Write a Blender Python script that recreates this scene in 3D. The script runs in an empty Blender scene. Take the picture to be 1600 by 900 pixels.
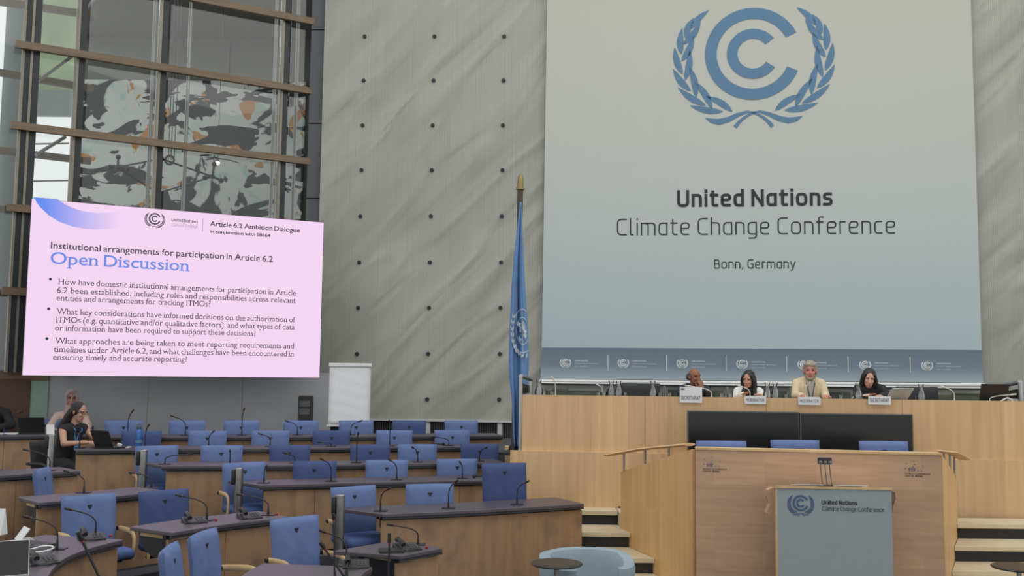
import bpy, bmesh, math, random
from mathutils import Vector, Matrix, Euler
random.seed(7)
R = math.radians
S = bpy.context.scene
COL = S.collection

# ---------------------------------------------------------------- camera, sky, light, exposure
FPX = 1550.0
CAM_H = 2.2
PITCH = math.atan(136.0 / FPX)
ROLL = math.atan(0.011)
cd = bpy.data.cameras.new('camera')
cd.sensor_width = 36.0
cd.lens = 36.0 * FPX / 1600.0
cd.clip_end = 300
cam = bpy.data.objects.new('camera', cd)
COL.objects.link(cam)
CM = Euler((math.pi / 2 + PITCH, 0, 0)).to_matrix() @ Matrix.Rotation(ROLL, 3, 'Z')
cam.matrix_world = Matrix.Translation((0, 0, CAM_H)) @ CM.to_4x4()
S.camera = cam

w = bpy.data.worlds.new('overcast_sky')
S.world = w
w.use_nodes = True
bg = w.node_tree.nodes['Background']
bg.inputs[0].default_value = (0.965, 0.985, 0.97, 1)
bg.inputs[1].default_value = 0.95

def area(name, loc, size, power, rot=(0, 0, 0), col=(1, 1, 1)):
    l = bpy.data.lights.new(name, 'AREA')
    l.shape = 'RECTANGLE'
    l.size, l.size_y = size
    l.energy = power
    l.color = col
    o = bpy.data.objects.new(name, l)
    o.location = loc
    o.rotation_euler = rot
    COL.objects.link(o)
    return o
area('skylight', (2.5, 8.0, 11.5), (14, 12), 500, (0, 0, 0), (1.0, 0.98, 0.94))

S.view_settings.view_transform = 'Standard'
S.view_settings.look = 'None'
S.view_settings.exposure = 0.0
S.view_settings.gamma = 1.0
S.view_settings.use_curve_mapping = False

# ---------------------------------------------------------------- pixels of the photo to points of the hall
CAMP = Vector((0, 0, CAM_H))
def ray(px, py):
    return CM @ Vector(((px - 800) / FPX, -(py - 450) / FPX, -1.0))
def aty(px, py, Y):
    d = ray(px, py)
    return CAMP + d * (Y / d.y)
def atz(px, py, z):
    d = ray(px, py)
    return CAMP + d * ((z - CAM_H) / d.z)
def onplane(px, py, o, n):
    d = ray(px, py)
    return CAMP + d * ((o - CAMP).dot(n) / d.dot(n))

# ---------------------------------------------------------------- materials
def srgb(c):
    return tuple(((v / 255) / 12.92 if v <= 10 else (((v / 255) + 0.055) / 1.055) ** 2.4) for v in c) + (1,)
MATS = {}
def newmat(name):
    m = bpy.data.materials.new(name)
    m.use_nodes = True
    MATS[name] = m
    nt = m.node_tree
    return m, nt, nt.nodes['Principled BSDF']
def N(nt, t, **kw):
    n = nt.nodes.new(t)
    for k, v in kw.items():
        setattr(n, k, v)
    return n
def plain(name, c, rough=0.6, metal=0.0, spec=0.5, var=0.06, scale=14.0, bump=0.0, bscale=200.0):
    """colour with a slight procedural mottling"""
    m, nt, b = newmat(name)
    tc = N(nt, 'ShaderNodeTexCoord')
    no = N(nt, 'ShaderNodeTexNoise')
    no.inputs['Scale'].default_value = scale
    nt.links.new(tc.outputs['Object'], no.inputs['Vector'])
    cr = N(nt, 'ShaderNodeValToRGB')
    col = srgb(c)
    cr.color_ramp.elements[0].position = 0.3
    cr.color_ramp.elements[1].position = 0.7
    cr.color_ramp.elements[0].color = tuple(v * (1 - var) for v in col[:3]) + (1,)
    cr.color_ramp.elements[1].color = tuple(min(1, v * (1 + var)) for v in col[:3]) + (1,)
    nt.links.new(no.outputs['Fac'], cr.inputs['Fac'])
    nt.links.new(cr.outputs['Color'], b.inputs['Base Color'])
    b.inputs['Roughness'].default_value = rough
    b.inputs['Metallic'].default_value = metal
    b.inputs['Specular IOR Level'].default_value = spec
    if bump:
        n2 = N(nt, 'ShaderNodeTexNoise')
        n2.inputs['Scale'].default_value = bscale
        nt.links.new(tc.outputs['Object'], n2.inputs['Vector'])
        bp = N(nt, 'ShaderNodeBump')
        bp.inputs['Strength'].default_value = bump
        bp.inputs['Distance'].default_value = 0.002
        nt.links.new(n2.outputs['Fac'], bp.inputs['Height'])
        nt.links.new(bp.outputs['Normal'], b.inputs['Normal'])
    return m
def wood(name, c1, c2, stretch=(9, 9, 0.35), board=None, rough=0.45, blot=0.0, blotc=(90, 75, 60)):
    """veneer: streaks along one axis, faint board-to-board difference, optional stains"""
    m, nt, b = newmat(name)
    tc = N(nt, 'ShaderNodeTexCoord')
    mp = N(nt, 'ShaderNodeMapping')
    mp.inputs['Scale'].default_value = stretch
    nt.links.new(tc.outputs['Object'], mp.inputs['Vector'])
    no = N(nt, 'ShaderNodeTexNoise')
    no.inputs['Scale'].default_value = 2.2
    no.inputs['Detail'].default_value = 6
    no.inputs['Distortion'].default_value = 0.4
    nt.links.new(mp.outputs['Vector'], no.inputs['Vector'])
    cr = N(nt, 'ShaderNodeValToRGB')
    cr.color_ramp.elements[0].position = 0.3
    cr.color_ramp.elements[1].position = 0.68
    cr.color_ramp.elements[0].color = srgb(c2)
    cr.color_ramp.elements[1].color = srgb(c1)
    nt.links.new(no.outputs['Fac'], cr.inputs['Fac'])
    out = cr.outputs['Color']
    if board:
        mp2 = N(nt, 'ShaderNodeMapping')
        mp2.inputs['Scale'].default_value = board
        nt.links.new(tc.outputs['Object'], mp2.inputs['Vector'])
        vo = N(nt, 'ShaderNodeTexWhiteNoise', noise_dimensions='3D')
        sn = N(nt, 'ShaderNodeVectorMath', operation='FLOOR')
        nt.links.new(mp2.outputs['Vector'], sn.inputs[0])
        nt.links.new(sn.outputs['Vector'], vo.inputs['Vector'])
        mr = N(nt, 'ShaderNodeMapRange')
        mr.inputs['To Min'].default_value = 0.9
        mr.inputs['To Max'].default_value = 1.06
        nt.links.new(vo.outputs['Value'], mr.inputs['Value'])
        mx = N(nt, 'ShaderNodeVectorMath', operation='SCALE')
        nt.links.new(out, mx.inputs[0])
        nt.links.new(mr.outputs['Result'], mx.inputs['Scale'])
        out = mx.outputs['Vector']
    if blot:
        n3 = N(nt, 'ShaderNodeTexNoise')
        n3.inputs['Scale'].default_value = 4.5
        n3.inputs['Detail'].default_value = 2
        nt.links.new(tc.outputs['Object'], n3.inputs['Vector'])
        r3 = N(nt, 'ShaderNodeValToRGB')
        r3.color_ramp.elements[0].position = 0.5
        r3.color_ramp.elements[1].position = 0.72
        r3.color_ramp.elements[0].color = (0, 0, 0, 1)
        r3.color_ramp.elements[1].color = (blot, blot, blot, 1)
        nt.links.new(n3.outputs['Fac'], r3.inputs['Fac'])
        mm = N(nt, 'ShaderNodeMixRGB')
        nt.links.new(r3.outputs['Color'], mm.inputs['Fac'])
        nt.links.new(out, mm.inputs['Color1'])
        mm.inputs['Color2'].default_value = srgb(blotc)
        out = mm.outputs['Color']
    nt.links.new(out, b.inputs['Base Color'])
    b.inputs['Roughness'].default_value = rough
    return m
def emit(name, c, s):
    m, nt, b = newmat(name)
    b.inputs['Base Color'].default_value = (0.02, 0.02, 0.02, 1)
    b.inputs['Emission Color'].default_value = srgb(c)
    b.inputs['Emission Strength'].default_value = s
    b.inputs['Roughness'].default_value = 0.5
    return m
def glass(name, tint=(0.9, 0.95, 0.93), refl=0.12, rough=0.02):
    m, nt, b = newmat(name)
    nt.nodes.remove(b)
    out = nt.nodes['Material Output']
    tr = N(nt, 'ShaderNodeBsdfTransparent')
    tr.inputs[0].default_value = tint + (1,)
    gl = N(nt, 'ShaderNodeBsdfGlossy')
    gl.inputs['Roughness'].default_value = rough
    fr = N(nt, 'ShaderNodeFresnel')
    fr.inputs['IOR'].default_value = 1.45
    ad = N(nt, 'ShaderNodeMath', operation='MULTIPLY_ADD')
    ad.inputs[1].default_value = 1.0
    ad.inputs[2].default_value = refl - 0.04
    nt.links.new(fr.outputs[0], ad.inputs[0])
    mx = N(nt, 'ShaderNodeMixShader')
    nt.links.new(ad.outputs[0], mx.inputs['Fac'])
    nt.links.new(tr.outputs[0], mx.inputs[1])
    nt.links.new(gl.outputs[0], mx.inputs[2])
    nt.links.new(mx.outputs[0], out.inputs['Surface'])
    return m

plain('blue_fabric', (98, 116, 160), 0.85, var=0.1, scale=5, bump=0.25, bscale=300, spec=0.25)
plain('navy_fabric', (68, 82, 124), 0.85, var=0.1, scale=5, bump=0.25, bscale=300, spec=0.25)
plain('seat_blue', (82, 102, 152), 0.85, var=0.1, scale=5, bump=0.25, bscale=300, spec=0.25)
plain('black_fabric', (46, 47, 50), 0.8, var=0.1)
plain('tub_blue', (142, 157, 166), 0.9, var=0.08, scale=4, bump=0.2, bscale=350, spec=0.2)
plain('black_plastic', (34, 34, 36), 0.45)
plain('dark_metal', (52, 52, 54), 0.4, 0.6)
plain('desk_black', (75, 67, 78), 0.4, spec=1.0, var=0.1, scale=30)  # purple cast of the screen's reflection mixed into the base colour
plain('desk_edge', (52, 54, 58), 0.35)
plain('steel', (176, 178, 176), 0.28, 1.0)
plain('dull_steel', (150, 150, 146), 0.4, 0.9)
plain('white_gloss', (224, 226, 226), 0.3)
plain('paper', (226, 228, 230), 0.8, var=0.02)
plain('ink', (26, 28, 30), 0.7)
plain('emblem_blue', (92, 126, 156), 0.8, var=0.03)
plain('emblem_navy', (74, 96, 134), 0.8, var=0.03)
plain('print_white', (232, 236, 236), 0.8, var=0.02)
plain('banner_ink', (46, 54, 54), 0.8, var=0.03)
plain('carpet', (74, 74, 82), 0.95, var=0.1, scale=40)
plain('grey_fabric', (178, 180, 184), 0.9, var=0.04, scale=3, bump=0.2)
plain('pale_green', (150, 172, 160), 0.5)
plain('brown_board', (92, 66, 56), 0.6)
plain('mullion_dark', (46, 48, 50), 0.4, 0.3)
plain('mullion_light', (132, 127, 114), 0.45, 0.5)
plain('concrete', (126, 134, 134), 0.8, var=0.08, scale=1.5)
plain('soffit', (100, 102, 96), 0.8, var=0.1, scale=0.35)
plain('garden_green', (152, 168, 134), 0.9, var=0.3, scale=0.8)
plain('frame_grey', (84, 88, 92), 0.6)
plain('stone_step', (206, 192, 164), 0.6, var=0.06, scale=8)
plain('riser_black', (38, 38, 36), 0.6)
plain('lectern_panel', (150, 158, 162), 0.7, var=0.02)
plain('screen_black', (30, 32, 30), 0.22)
plain('screen_bezel', (96, 98, 100), 0.35, 0.4)
plain('flag_blue', (104, 142, 188), 0.85, var=0.08, scale=6)
plain('flag_white', (190, 200, 212), 0.85)
plain('pole_brown', (70, 60, 50), 0.5)
plain('brass', (150, 130, 84), 0.4, 0.7)
plain('red_plastic', (140, 30, 36), 0.35)
plain('bottle_blue', (60, 112, 178), 0.3, 0.3)
plain('table_black', (38, 38, 38), 0.35, spec=0.3)
plain('silver', (190, 192, 190), 0.3, 0.6)
plain('mic_white', (214, 214, 208), 0.35, 0.3)
plain('phone_body', (40, 41, 43), 0.4)
plain('key_grey', (90, 92, 94), 0.4)
plain('light_wood', (206, 174, 126), 0.45, var=0.12, scale=12)
plain('handrail_wood', (208, 170, 124), 0.45, var=0.1, scale=10)
plain('skin_pale', (206, 160, 142), 0.55, var=0.03)
plain('skin_ruddy', (196, 134, 122), 0.55, var=0.05)
plain('skin_brown', (142, 96, 74), 0.55, var=0.03)
plain('skin_tan', (190, 146, 124), 0.55, var=0.03)
plain('eye_dark', (42, 32, 30), 0.4)
plain('brow_dark', (48, 36, 32), 0.8)
plain('brow_grey', (120, 108, 100), 0.8)
plain('lip', (160, 92, 88), 0.5)
plain('lip_brown', (120, 72, 62), 0.5)
plain('hair_black', (28, 26, 28), 0.45, var=0.3, scale=60)
plain('hair_brown', (40, 29, 31), 0.6, var=0.3, scale=60)
plain('hair_grey', (150, 144, 130), 0.6, var=0.3, scale=60)
plain('hair_dark_grey', (74, 72, 72), 0.7, var=0.3, scale=60)
plain('suit_black', (36, 37, 42), 0.85)
plain('suit_navy', (36, 40, 52), 0.85)
plain('dress_black', (40, 38, 42), 0.85)
plain('cream_cloth', (214, 198, 166), 0.85, var=0.06)
plain('cream_shade', (196, 180, 148), 0.85, var=0.06)
plain('silver_lid', (196, 199, 196), 0.45)
plain('white_cloth', (222, 222, 216), 0.85)
plain('shirt_grey', (176, 172, 160), 0.85)
plain('pink_cloth', (216, 186, 176), 0.85, var=0.04)
plain('scarf_mauve', (184, 160, 162), 0.85, var=0.06)
plain('lanyard_blue', (90, 150, 205), 0.6)
wood('beech_wall', (221, 185, 141), (206, 168, 123), (9, 9, 0.3), (2.6, 2.6, 0.0), 0.45)
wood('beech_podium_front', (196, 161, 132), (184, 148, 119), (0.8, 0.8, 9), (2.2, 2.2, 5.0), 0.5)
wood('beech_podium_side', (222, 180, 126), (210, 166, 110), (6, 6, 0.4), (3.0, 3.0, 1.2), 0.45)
wood('desk_wood', (168, 134, 102), (150, 118, 89), (6, 6, 0.5), None, 0.5, 0.6, (112, 97, 82))
wood('transom_wood', (128, 106, 82), (108, 88, 66), (0.6, 0.6, 8), None, 0.5)
emit('slide_pink', (239, 208, 238), 1.0)
emit('slide_dark', (34, 28, 48), 1.0)
emit('slide_grey', (150, 130, 158), 1.0)
emit('slide_blue', (98, 130, 222), 1.0)
emit('lamp_glow', (255, 226, 170), 6.0)
glass('facade_glass', (0.94, 0.96, 0.95), 0.05)
glass('clear_glass', (0.965, 0.98, 0.98), 0.10)
glass('balustrade_glass', (0.55, 0.62, 0.58), 0.10)
# slide sweep: a printed blue that fades along its length
m, nt, b = newmat('slide_sweep')
b.inputs['Base Color'].default_value = (0.02, 0.02, 0.02, 1)
tc = N(nt, 'ShaderNodeTexCoord'); sx = N(nt, 'ShaderNodeSeparateXYZ'); cr = N(nt, 'ShaderNodeValToRGB')
nt.links.new(tc.outputs['Generated'], sx.inputs[0]); nt.links.new(sx.outputs['X'], cr.inputs[0])
cr.color_ramp.elements[0].color = srgb((88, 132, 236)); cr.color_ramp.elements[0].position = 0.12
cr.color_ramp.elements[1].color = srgb((239, 208, 238)); cr.color_ramp.elements[1].position = 1.0
nt.links.new(cr.outputs[0], b.inputs['Emission Color']); b.inputs['Emission Strength'].default_value = 1.0
# perforated wall cladding: fine vertical slots, rippled sheet, diagonal sheen painted into the colour
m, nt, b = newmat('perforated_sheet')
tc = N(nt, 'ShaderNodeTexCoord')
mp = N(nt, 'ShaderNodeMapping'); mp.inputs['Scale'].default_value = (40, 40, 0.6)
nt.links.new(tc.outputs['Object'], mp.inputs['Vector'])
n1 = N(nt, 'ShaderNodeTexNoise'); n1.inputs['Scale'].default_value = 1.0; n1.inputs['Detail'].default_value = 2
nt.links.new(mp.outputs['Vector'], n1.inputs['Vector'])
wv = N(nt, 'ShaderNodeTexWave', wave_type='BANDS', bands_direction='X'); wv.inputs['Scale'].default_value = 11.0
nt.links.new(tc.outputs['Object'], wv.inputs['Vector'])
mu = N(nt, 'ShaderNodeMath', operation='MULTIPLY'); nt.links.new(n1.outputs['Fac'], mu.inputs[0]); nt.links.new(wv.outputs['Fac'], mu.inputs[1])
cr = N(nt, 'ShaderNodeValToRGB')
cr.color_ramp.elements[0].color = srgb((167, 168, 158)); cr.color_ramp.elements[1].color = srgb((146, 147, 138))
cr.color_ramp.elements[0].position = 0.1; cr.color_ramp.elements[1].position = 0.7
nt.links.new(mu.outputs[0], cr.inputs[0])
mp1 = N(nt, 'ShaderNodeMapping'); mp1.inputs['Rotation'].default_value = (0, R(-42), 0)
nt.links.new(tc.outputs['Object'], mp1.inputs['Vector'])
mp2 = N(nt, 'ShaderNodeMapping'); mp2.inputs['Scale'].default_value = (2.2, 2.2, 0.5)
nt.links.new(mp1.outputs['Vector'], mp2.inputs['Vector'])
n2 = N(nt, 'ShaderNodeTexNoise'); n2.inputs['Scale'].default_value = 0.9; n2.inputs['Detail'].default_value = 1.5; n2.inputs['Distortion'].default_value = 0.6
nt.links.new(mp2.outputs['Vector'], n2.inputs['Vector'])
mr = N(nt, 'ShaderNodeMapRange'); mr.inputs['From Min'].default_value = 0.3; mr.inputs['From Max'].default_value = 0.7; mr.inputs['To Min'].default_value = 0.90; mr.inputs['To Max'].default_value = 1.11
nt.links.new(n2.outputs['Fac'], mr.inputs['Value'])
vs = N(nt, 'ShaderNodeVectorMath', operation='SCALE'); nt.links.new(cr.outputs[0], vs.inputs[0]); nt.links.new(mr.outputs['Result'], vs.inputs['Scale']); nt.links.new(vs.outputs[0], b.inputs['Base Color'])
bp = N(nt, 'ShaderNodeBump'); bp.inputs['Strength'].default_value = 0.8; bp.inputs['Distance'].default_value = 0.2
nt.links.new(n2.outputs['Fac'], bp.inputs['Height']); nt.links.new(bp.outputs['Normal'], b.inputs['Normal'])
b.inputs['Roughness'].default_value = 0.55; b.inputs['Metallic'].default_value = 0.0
# banner cloth: printed fade from warm white to pale blue-grey
def printed_fade(name, stops, axis='Z'):
    m, nt, b = newmat(name)
    tc = N(nt, 'ShaderNodeTexCoord'); sx = N(nt, 'ShaderNodeSeparateXYZ'); cr = N(nt, 'ShaderNodeValToRGB')
    nt.links.new(tc.outputs['Generated'], sx.inputs[0]); nt.links.new(sx.outputs[axis], cr.inputs[0])
    els = cr.color_ramp.elements
    while len(els) < len(stops): els.new(0.5)
    for e, (p, c) in zip(els, stops): e.position = p; e.color = srgb(c)
    mp = N(nt, 'ShaderNodeMapping'); mp.inputs['Scale'].default_value = (1.6, 1.6, 0.12)
    no = N(nt, 'ShaderNodeTexNoise'); no.inputs['Scale'].default_value = 1.2
    nt.links.new(tc.outputs['Object'], mp.inputs['Vector']); nt.links.new(mp.outputs['Vector'], no.inputs['Vector'])
    bp = N(nt, 'ShaderNodeBump'); bp.inputs['Strength'].default_value = 0.25; bp.inputs['Distance'].default_value = 0.1
    nt.links.new(no.outputs['Fac'], bp.inputs['Height']); nt.links.new(bp.outputs['Normal'], b.inputs['Normal'])
    nt.links.new(cr.outputs[0], b.inputs['Base Color'])
    b.inputs['Roughness'].default_value = 0.8
    return m
printed_fade('banner_cloth', [(0.0, (178, 194, 199)), (0.3, (188, 196, 194)), (0.6, (188, 191, 183)), (1.0, (184, 185, 174))])
printed_fade('banner_hem', [(0.0, (170, 184, 190)), (0.45, (122, 137, 152)), (1.0, (108, 122, 137))])
# abstract paint splashes of the lobby wall picture
m, nt, b = newmat('splash_canvas')
tc = N(nt, 'ShaderNodeTexCoord')
def blob(scale, lo, hi, seed, stretch=(1, 1, 1), rot=0.0, dist=1.2):
    mp = N(nt, 'ShaderNodeMapping'); mp.inputs['Scale'].default_value = stretch; mp.inputs['Location'].default_value = (seed, seed * 1.7, seed * 0.3); mp.inputs['Rotation'].default_value = (0, rot, 0)
    no = N(nt, 'ShaderNodeTexNoise'); no.inputs['Scale'].default_value = scale; no.inputs['Detail'].default_value = 4; no.inputs['Distortion'].default_value = dist
    cr = N(nt, 'ShaderNodeValToRGB'); cr.color_ramp.elements[0].position = lo; cr.color_ramp.elements[1].position = hi
    nt.links.new(tc.outputs['Object'], mp.inputs[0]); nt.links.new(mp.outputs[0], no.inputs['Vector']); nt.links.new(no.outputs['Fac'], cr.inputs[0])
    return cr.outputs[0]
def over(base, fac, c):
    mx = N(nt, 'ShaderNodeMixRGB'); nt.links.new(fac, mx.inputs['Fac'])
    if isinstance(base, tuple): mx.inputs['Color1'].default_value = base
    else: nt.links.new(base, mx.inputs['Color1'])
    mx.inputs['Color2'].default_value = srgb(c)
    return mx.outputs[0]
c = over(srgb((188, 193, 187)), blob(0.9, 0.58, 0.64, 3.1), (158, 182, 174))
c = over(c, blob(1.1, 0.60, 0.615, 9.3), (178, 122, 62))
c = over(c, blob(0.85, 0.53, 0.545, 21.4, (1.0, 1, 0.7), 0.5), (26, 30, 38))
c = over(c, blob(1.3, 0.56, 0.57, 31.0, (0.5, 1, 1.5)), (26, 30, 38))
nt.links.new(c, b.inputs['Base Color']); b.inputs['Roughness'].default_value = 0.7

# ---------------------------------------------------------------- mesh helpers
def wm(o):
    m = o.matrix_basis.copy()
    while o.parent:
        o = o.parent
        m = o.matrix_basis @ m
    return m
class MB:
    def __init__(s):
        s.bm = bmesh.new()
    def _join(s, b2, M=None):
        if M is not None:
            b2.transform(M)
        me = bpy.data.meshes.new('t'); b2.to_mesh(me); b2.free()
        s.bm.from_mesh(me); bpy.data.meshes.remove(me)
    def box(s, c, d, M=None, bev=0.0, seg=2):
        b2 = bmesh.new()
        bmesh.ops.create_cube(b2, size=1, matrix=Matrix.Translation(c) @ Matrix.Diagonal((d[0], d[1], d[2], 1)))
        if bev:
            bmesh.ops.bevel(b2, geom=b2.edges[:], offset=bev, segments=seg, profile=0.5, affect='EDGES')
        s._join(b2, M); return s
    def ell(s, c, r, M=None, u=16, v=10):
        b2 = bmesh.new()
        rr = r if hasattr(r, '__len__') else (r, r, r)
        bmesh.ops.create_uvsphere(b2, u_segments=u, v_segments=v, radius=1, matrix=Matrix.Translation(c) @ Matrix.Diagonal((rr[0], rr[1], rr[2], 1)))
        s._join(b2, M); return s
    def rings(s, rings, cap=True, closed=False):
        bm = s.bm
        vs = [[bm.verts.new(p) for p in r] for r in rings]
        n = len(vs[0])
        pairs = list(zip(vs[:-1], vs[1:]))
        if closed: pairs.append((vs[-1], vs[0]))
        for a, b in pairs:
            for i in range(n):
                j = (i + 1) % n
                bm.faces.new((a[i], a[j], b[j], b[i]))
        if cap and not closed:
            bm.faces.new(vs[0][::-1]); bm.faces.new(vs[-1])
        return s
    def tube(s, pts, r, seg=8, cap=True, flat=None):
        pts = [Vector(p) for p in pts]
        rs = r if hasattr(r, '__len__') else [r] * len(pts)
        t = [(pts[min(i + 1, len(pts) - 1)] - pts[max(i - 1, 0)]).normalized() for i in range(len(pts))]
        up = Vector((0, 0, 1)) if abs(t[0].z) < 0.95 else Vector((1, 0, 0))
        x = t[0].cross(up).normalized()
        out = []
        for p, d, rad in zip(pts, t, rs):
            x = (x - d * x.dot(d)).normalized()
            y = d.cross(x)
            fx, fy = (1, 1) if flat is None else flat
            out.append([p + (x * math.cos(a) * fx + y * math.sin(a) * fy) * rad for a in [2 * math.pi * k / seg for k in range(seg)]])
        return s.rings(out, cap)
    def lathe(s, prof, seg=20, c=(0, 0, 0), cap=True):
        c = Vector(c)
        return s.rings([[c + Vector((r * math.cos(2 * math.pi * k / seg), r * math.sin(2 * math.pi * k / seg), z)) for k in range(seg)] for r, z in prof], cap)
    def prism(s, poly, z0, z1):
        return s.rings([[Vector((p[0], p[1], z0)) for p in poly], [Vector((p[0], p[1], z1)) for p in poly]])
    def quadslab(s, corners, back):
        """four corners and the vector to the back face"""
        a = [Vector(c) for c in corners]; back = Vector(back)
        return s.rings([a, [p + back for p in a]])
    def bar(s, a, b, wd, hd, up=(0, 0, 1)):
        a = Vector(a); b = Vector(b); d = (b - a).normalized(); up = Vector(up)
        x = d.cross(up).normalized() * wd / 2; y = x.normalized().cross(d) * hd / 2
        return s.rings([[p - x - y, p + x - y, p + x + y, p - x + y] for p in (a, b)])
    def build(s, name, mat, parent=None, smooth=True, world=True, recalc=True, bevel=0.0):
        if recalc:
            bmesh.ops.recalc_face_normals(s.bm, faces=s.bm.faces[:])
        me = bpy.data.meshes.new(name)
        s.bm.to_mesh(me); s.bm.free()
        return mkobj(name, me, mat, parent, smooth, world, bevel)
def mkobj(name, me, mat, parent=None, smooth=True, world=True, bevel=0.0):
    o = bpy.data.objects.new(name, me)
    COL.objects.link(o)
    for mt in (mat if isinstance(mat, (list, tuple)) else [mat]):
        me.materials.append(MATS[mt])
    if parent is not None:
        if world:
            me.transform(wm(parent).inverted())
        o.parent = parent
    if smooth:
        me.polygons.foreach_set('use_smooth', [True] * len(me.polygons))
        try: me.set_sharp_from_angle(angle=R(38))
        except Exception: pass
    if bevel:
        bv = o.modifiers.new('b', 'BEVEL'); bv.width = bevel; bv.segments = 2; bv.limit_method = 'ANGLE'
    return o
def tag(o, label=None, cat=None, group=None, kind=None):
    if label: o['label'] = label
    if cat: o['category'] = cat
    if group: o['group'] = group
    if kind: o['kind'] = kind
    return o
def thing(name, label, cat, loc=(0, 0, 0), rz=0.0, group=None):
    o = bpy.data.objects.new(name, None)
    o.empty_display_size = 0.2
    COL.objects.link(o)
    o.location = loc; o.rotation_euler = (0, 0, rz)
    return tag(o, label, cat, group)
def struct(name, label=None):
    o = bpy.data.objects.new(name, None); COL.objects.link(o)
    tag(o, label, None, None, 'structure'); return o
def copy_tree(o, parent=None):
    c = o.copy(); COL.objects.link(c); c.parent = parent
    for ch in list(o.children):
        copy_tree(ch, c)
    return c
def dup(root, loc, rz, label, group=None):
    c = copy_tree(root); c.location = loc; c.rotation_euler = (0, 0, rz); c['label'] = label
    if group: c['group'] = group
    return c
def from_curve(cu):
    o = bpy.data.objects.new('t', cu); COL.objects.link(o)
    bpy.context.view_layer.update()
    dg = bpy.context.evaluated_depsgraph_get()
    me = bpy.data.meshes.new_from_object(o.evaluated_get(dg))
    bpy.data.objects.remove(o); bpy.data.curves.remove(cu)
    return me
def word_mesh(sx, size, weight=0.0, serif=False):
    cu = bpy.data.curves.new('t', 'FONT')
    cu.body = sx; cu.size = size; cu.offset = weight * size; cu.resolution_u = 4
    me = from_curve(cu)
    b = bmesh.new(); b.from_mesh(me); bpy.data.meshes.remove(me)
    if serif:
        th, ex = 0.055 * size, 0.065 * size
        add = []
        for e in b.edges:
            if len(e.link_faces) != 1: continue
            p, q = e.verts[0].co, e.verts[1].co
            if abs(p.y - q.y) > 0.003 * size: continue
            L = abs(p.x - q.x)
            if L < 0.05 * size or L > 0.17 * size: continue
            y = (p.y + q.y) / 2 / size
            f = e.link_faces[0].calc_center_median().y
            if abs(y) < 0.03 and f > p.y: add.append((min(p.x, q.x), max(p.x, q.x), p.y, 1, ex))
            elif y < -0.12 and f > p.y: add.append((min(p.x, q.x), max(p.x, q.x), p.y, 1, ex))
            elif y > 0.45 and f < p.y: add.append((min(p.x, q.x), max(p.x, q.x), p.y, -1, ex))
        for x0, x1, y, d, ex in add:
            l, r = (ex, ex) if d > 0 else (ex * 1.2, ex * 0.2)
            vs = [b.verts.new((x, yy, 0)) for x, yy in ((x0 - l, y), (x1 + r, y), (x1 + r, y + d * th), (x0 - l, y + d * th))]
            b.faces.new(vs if d > 0 else vs[::-1])
    return b
class Face2D:
    """a flat face in the hall with its own u (right) and v (up) axes, used to lay out print on it"""
    def __init__(s, o, u, v):
        s.o = Vector(o); s.u = Vector(u).normalized(); s.n = s.u.cross(Vector(v)).normalized(); s.v = s.n.cross(s.u)
        s.M = Matrix((s.u, s.v, s.n)).transposed().to_4x4(); s.M.translation = s.o
    def uv(s, px, py):
        d = onplane(px, py, s.o, s.n) - s.o
        return d.dot(s.u), d.dot(s.v)
    def P(s, u, v, n=0.0):
        return s.o + s.u * u + s.v * v + s.n * n
def text(face, items, name, mat, parent, lift=0.006):
    """items: (string, (u,v) left baseline, width, size, weight, serif, justify) gathered to one mesh"""
    big = bmesh.new()
    for sx, (u0, v0), width, size, weight, serif, just in items:
        ws = sx.split(' ') if just else [sx]
        bms = [word_mesh(x, size, weight, serif) for x in ws]
        ext = []
        for b in bms:
            xs = [v.co.x for v in b.verts]; ext.append((min(xs), max(xs)))
        tot = sum(b - a for a, b in ext)
        if just:
            k = 1.0 if tot + (len(ws) - 1) * 0.22 * size < width else (width - (len(ws) - 1) * 0.24 * size) / tot
            if just == 'nat':
                gap = 0.27 * size
            else:
                gap = (width - tot * k) / max(1, len(ws) - 1)
            if just == 'nat': k = (width - gap * (len(ws) - 1)) / tot
        else:
            k, gap = width / tot, 0
        x = u0
        for b, (a, e) in zip(bms, ext):
            b.transform(Matrix.Translation((x, v0, lift)) @ Matrix.Diagonal((k, 1, 1, 1)) @ Matrix.Translation((-a, 0, 0)))
            x += (e - a) * k + gap
            me = bpy.data.meshes.new('t'); b.to_mesh(me); b.free(); big.from_mesh(me); bpy.data.meshes.remove(me)
    big.transform(face.M)
    me = bpy.data.meshes.new(name); big.to_mesh(me); big.free()
    return mkobj(name, me, mat, parent, False)
LEAVES = [((238, 165), (355, 38)), ((205, 228), (257, 87)), ((178, 335), (180, 155)), ((185, 470), (130, 285)), ((238, 585), (120, 432)), ((335, 683), (152, 560)), ((445, 725), (230, 683)),
          ((190, 268), (307, 118)), ((178, 383), (262, 212)), ((200, 512), (236, 302)), ((272, 628), (232, 415)), ((375, 705), (266, 515)), ((505, 727), (338, 617))]
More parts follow.
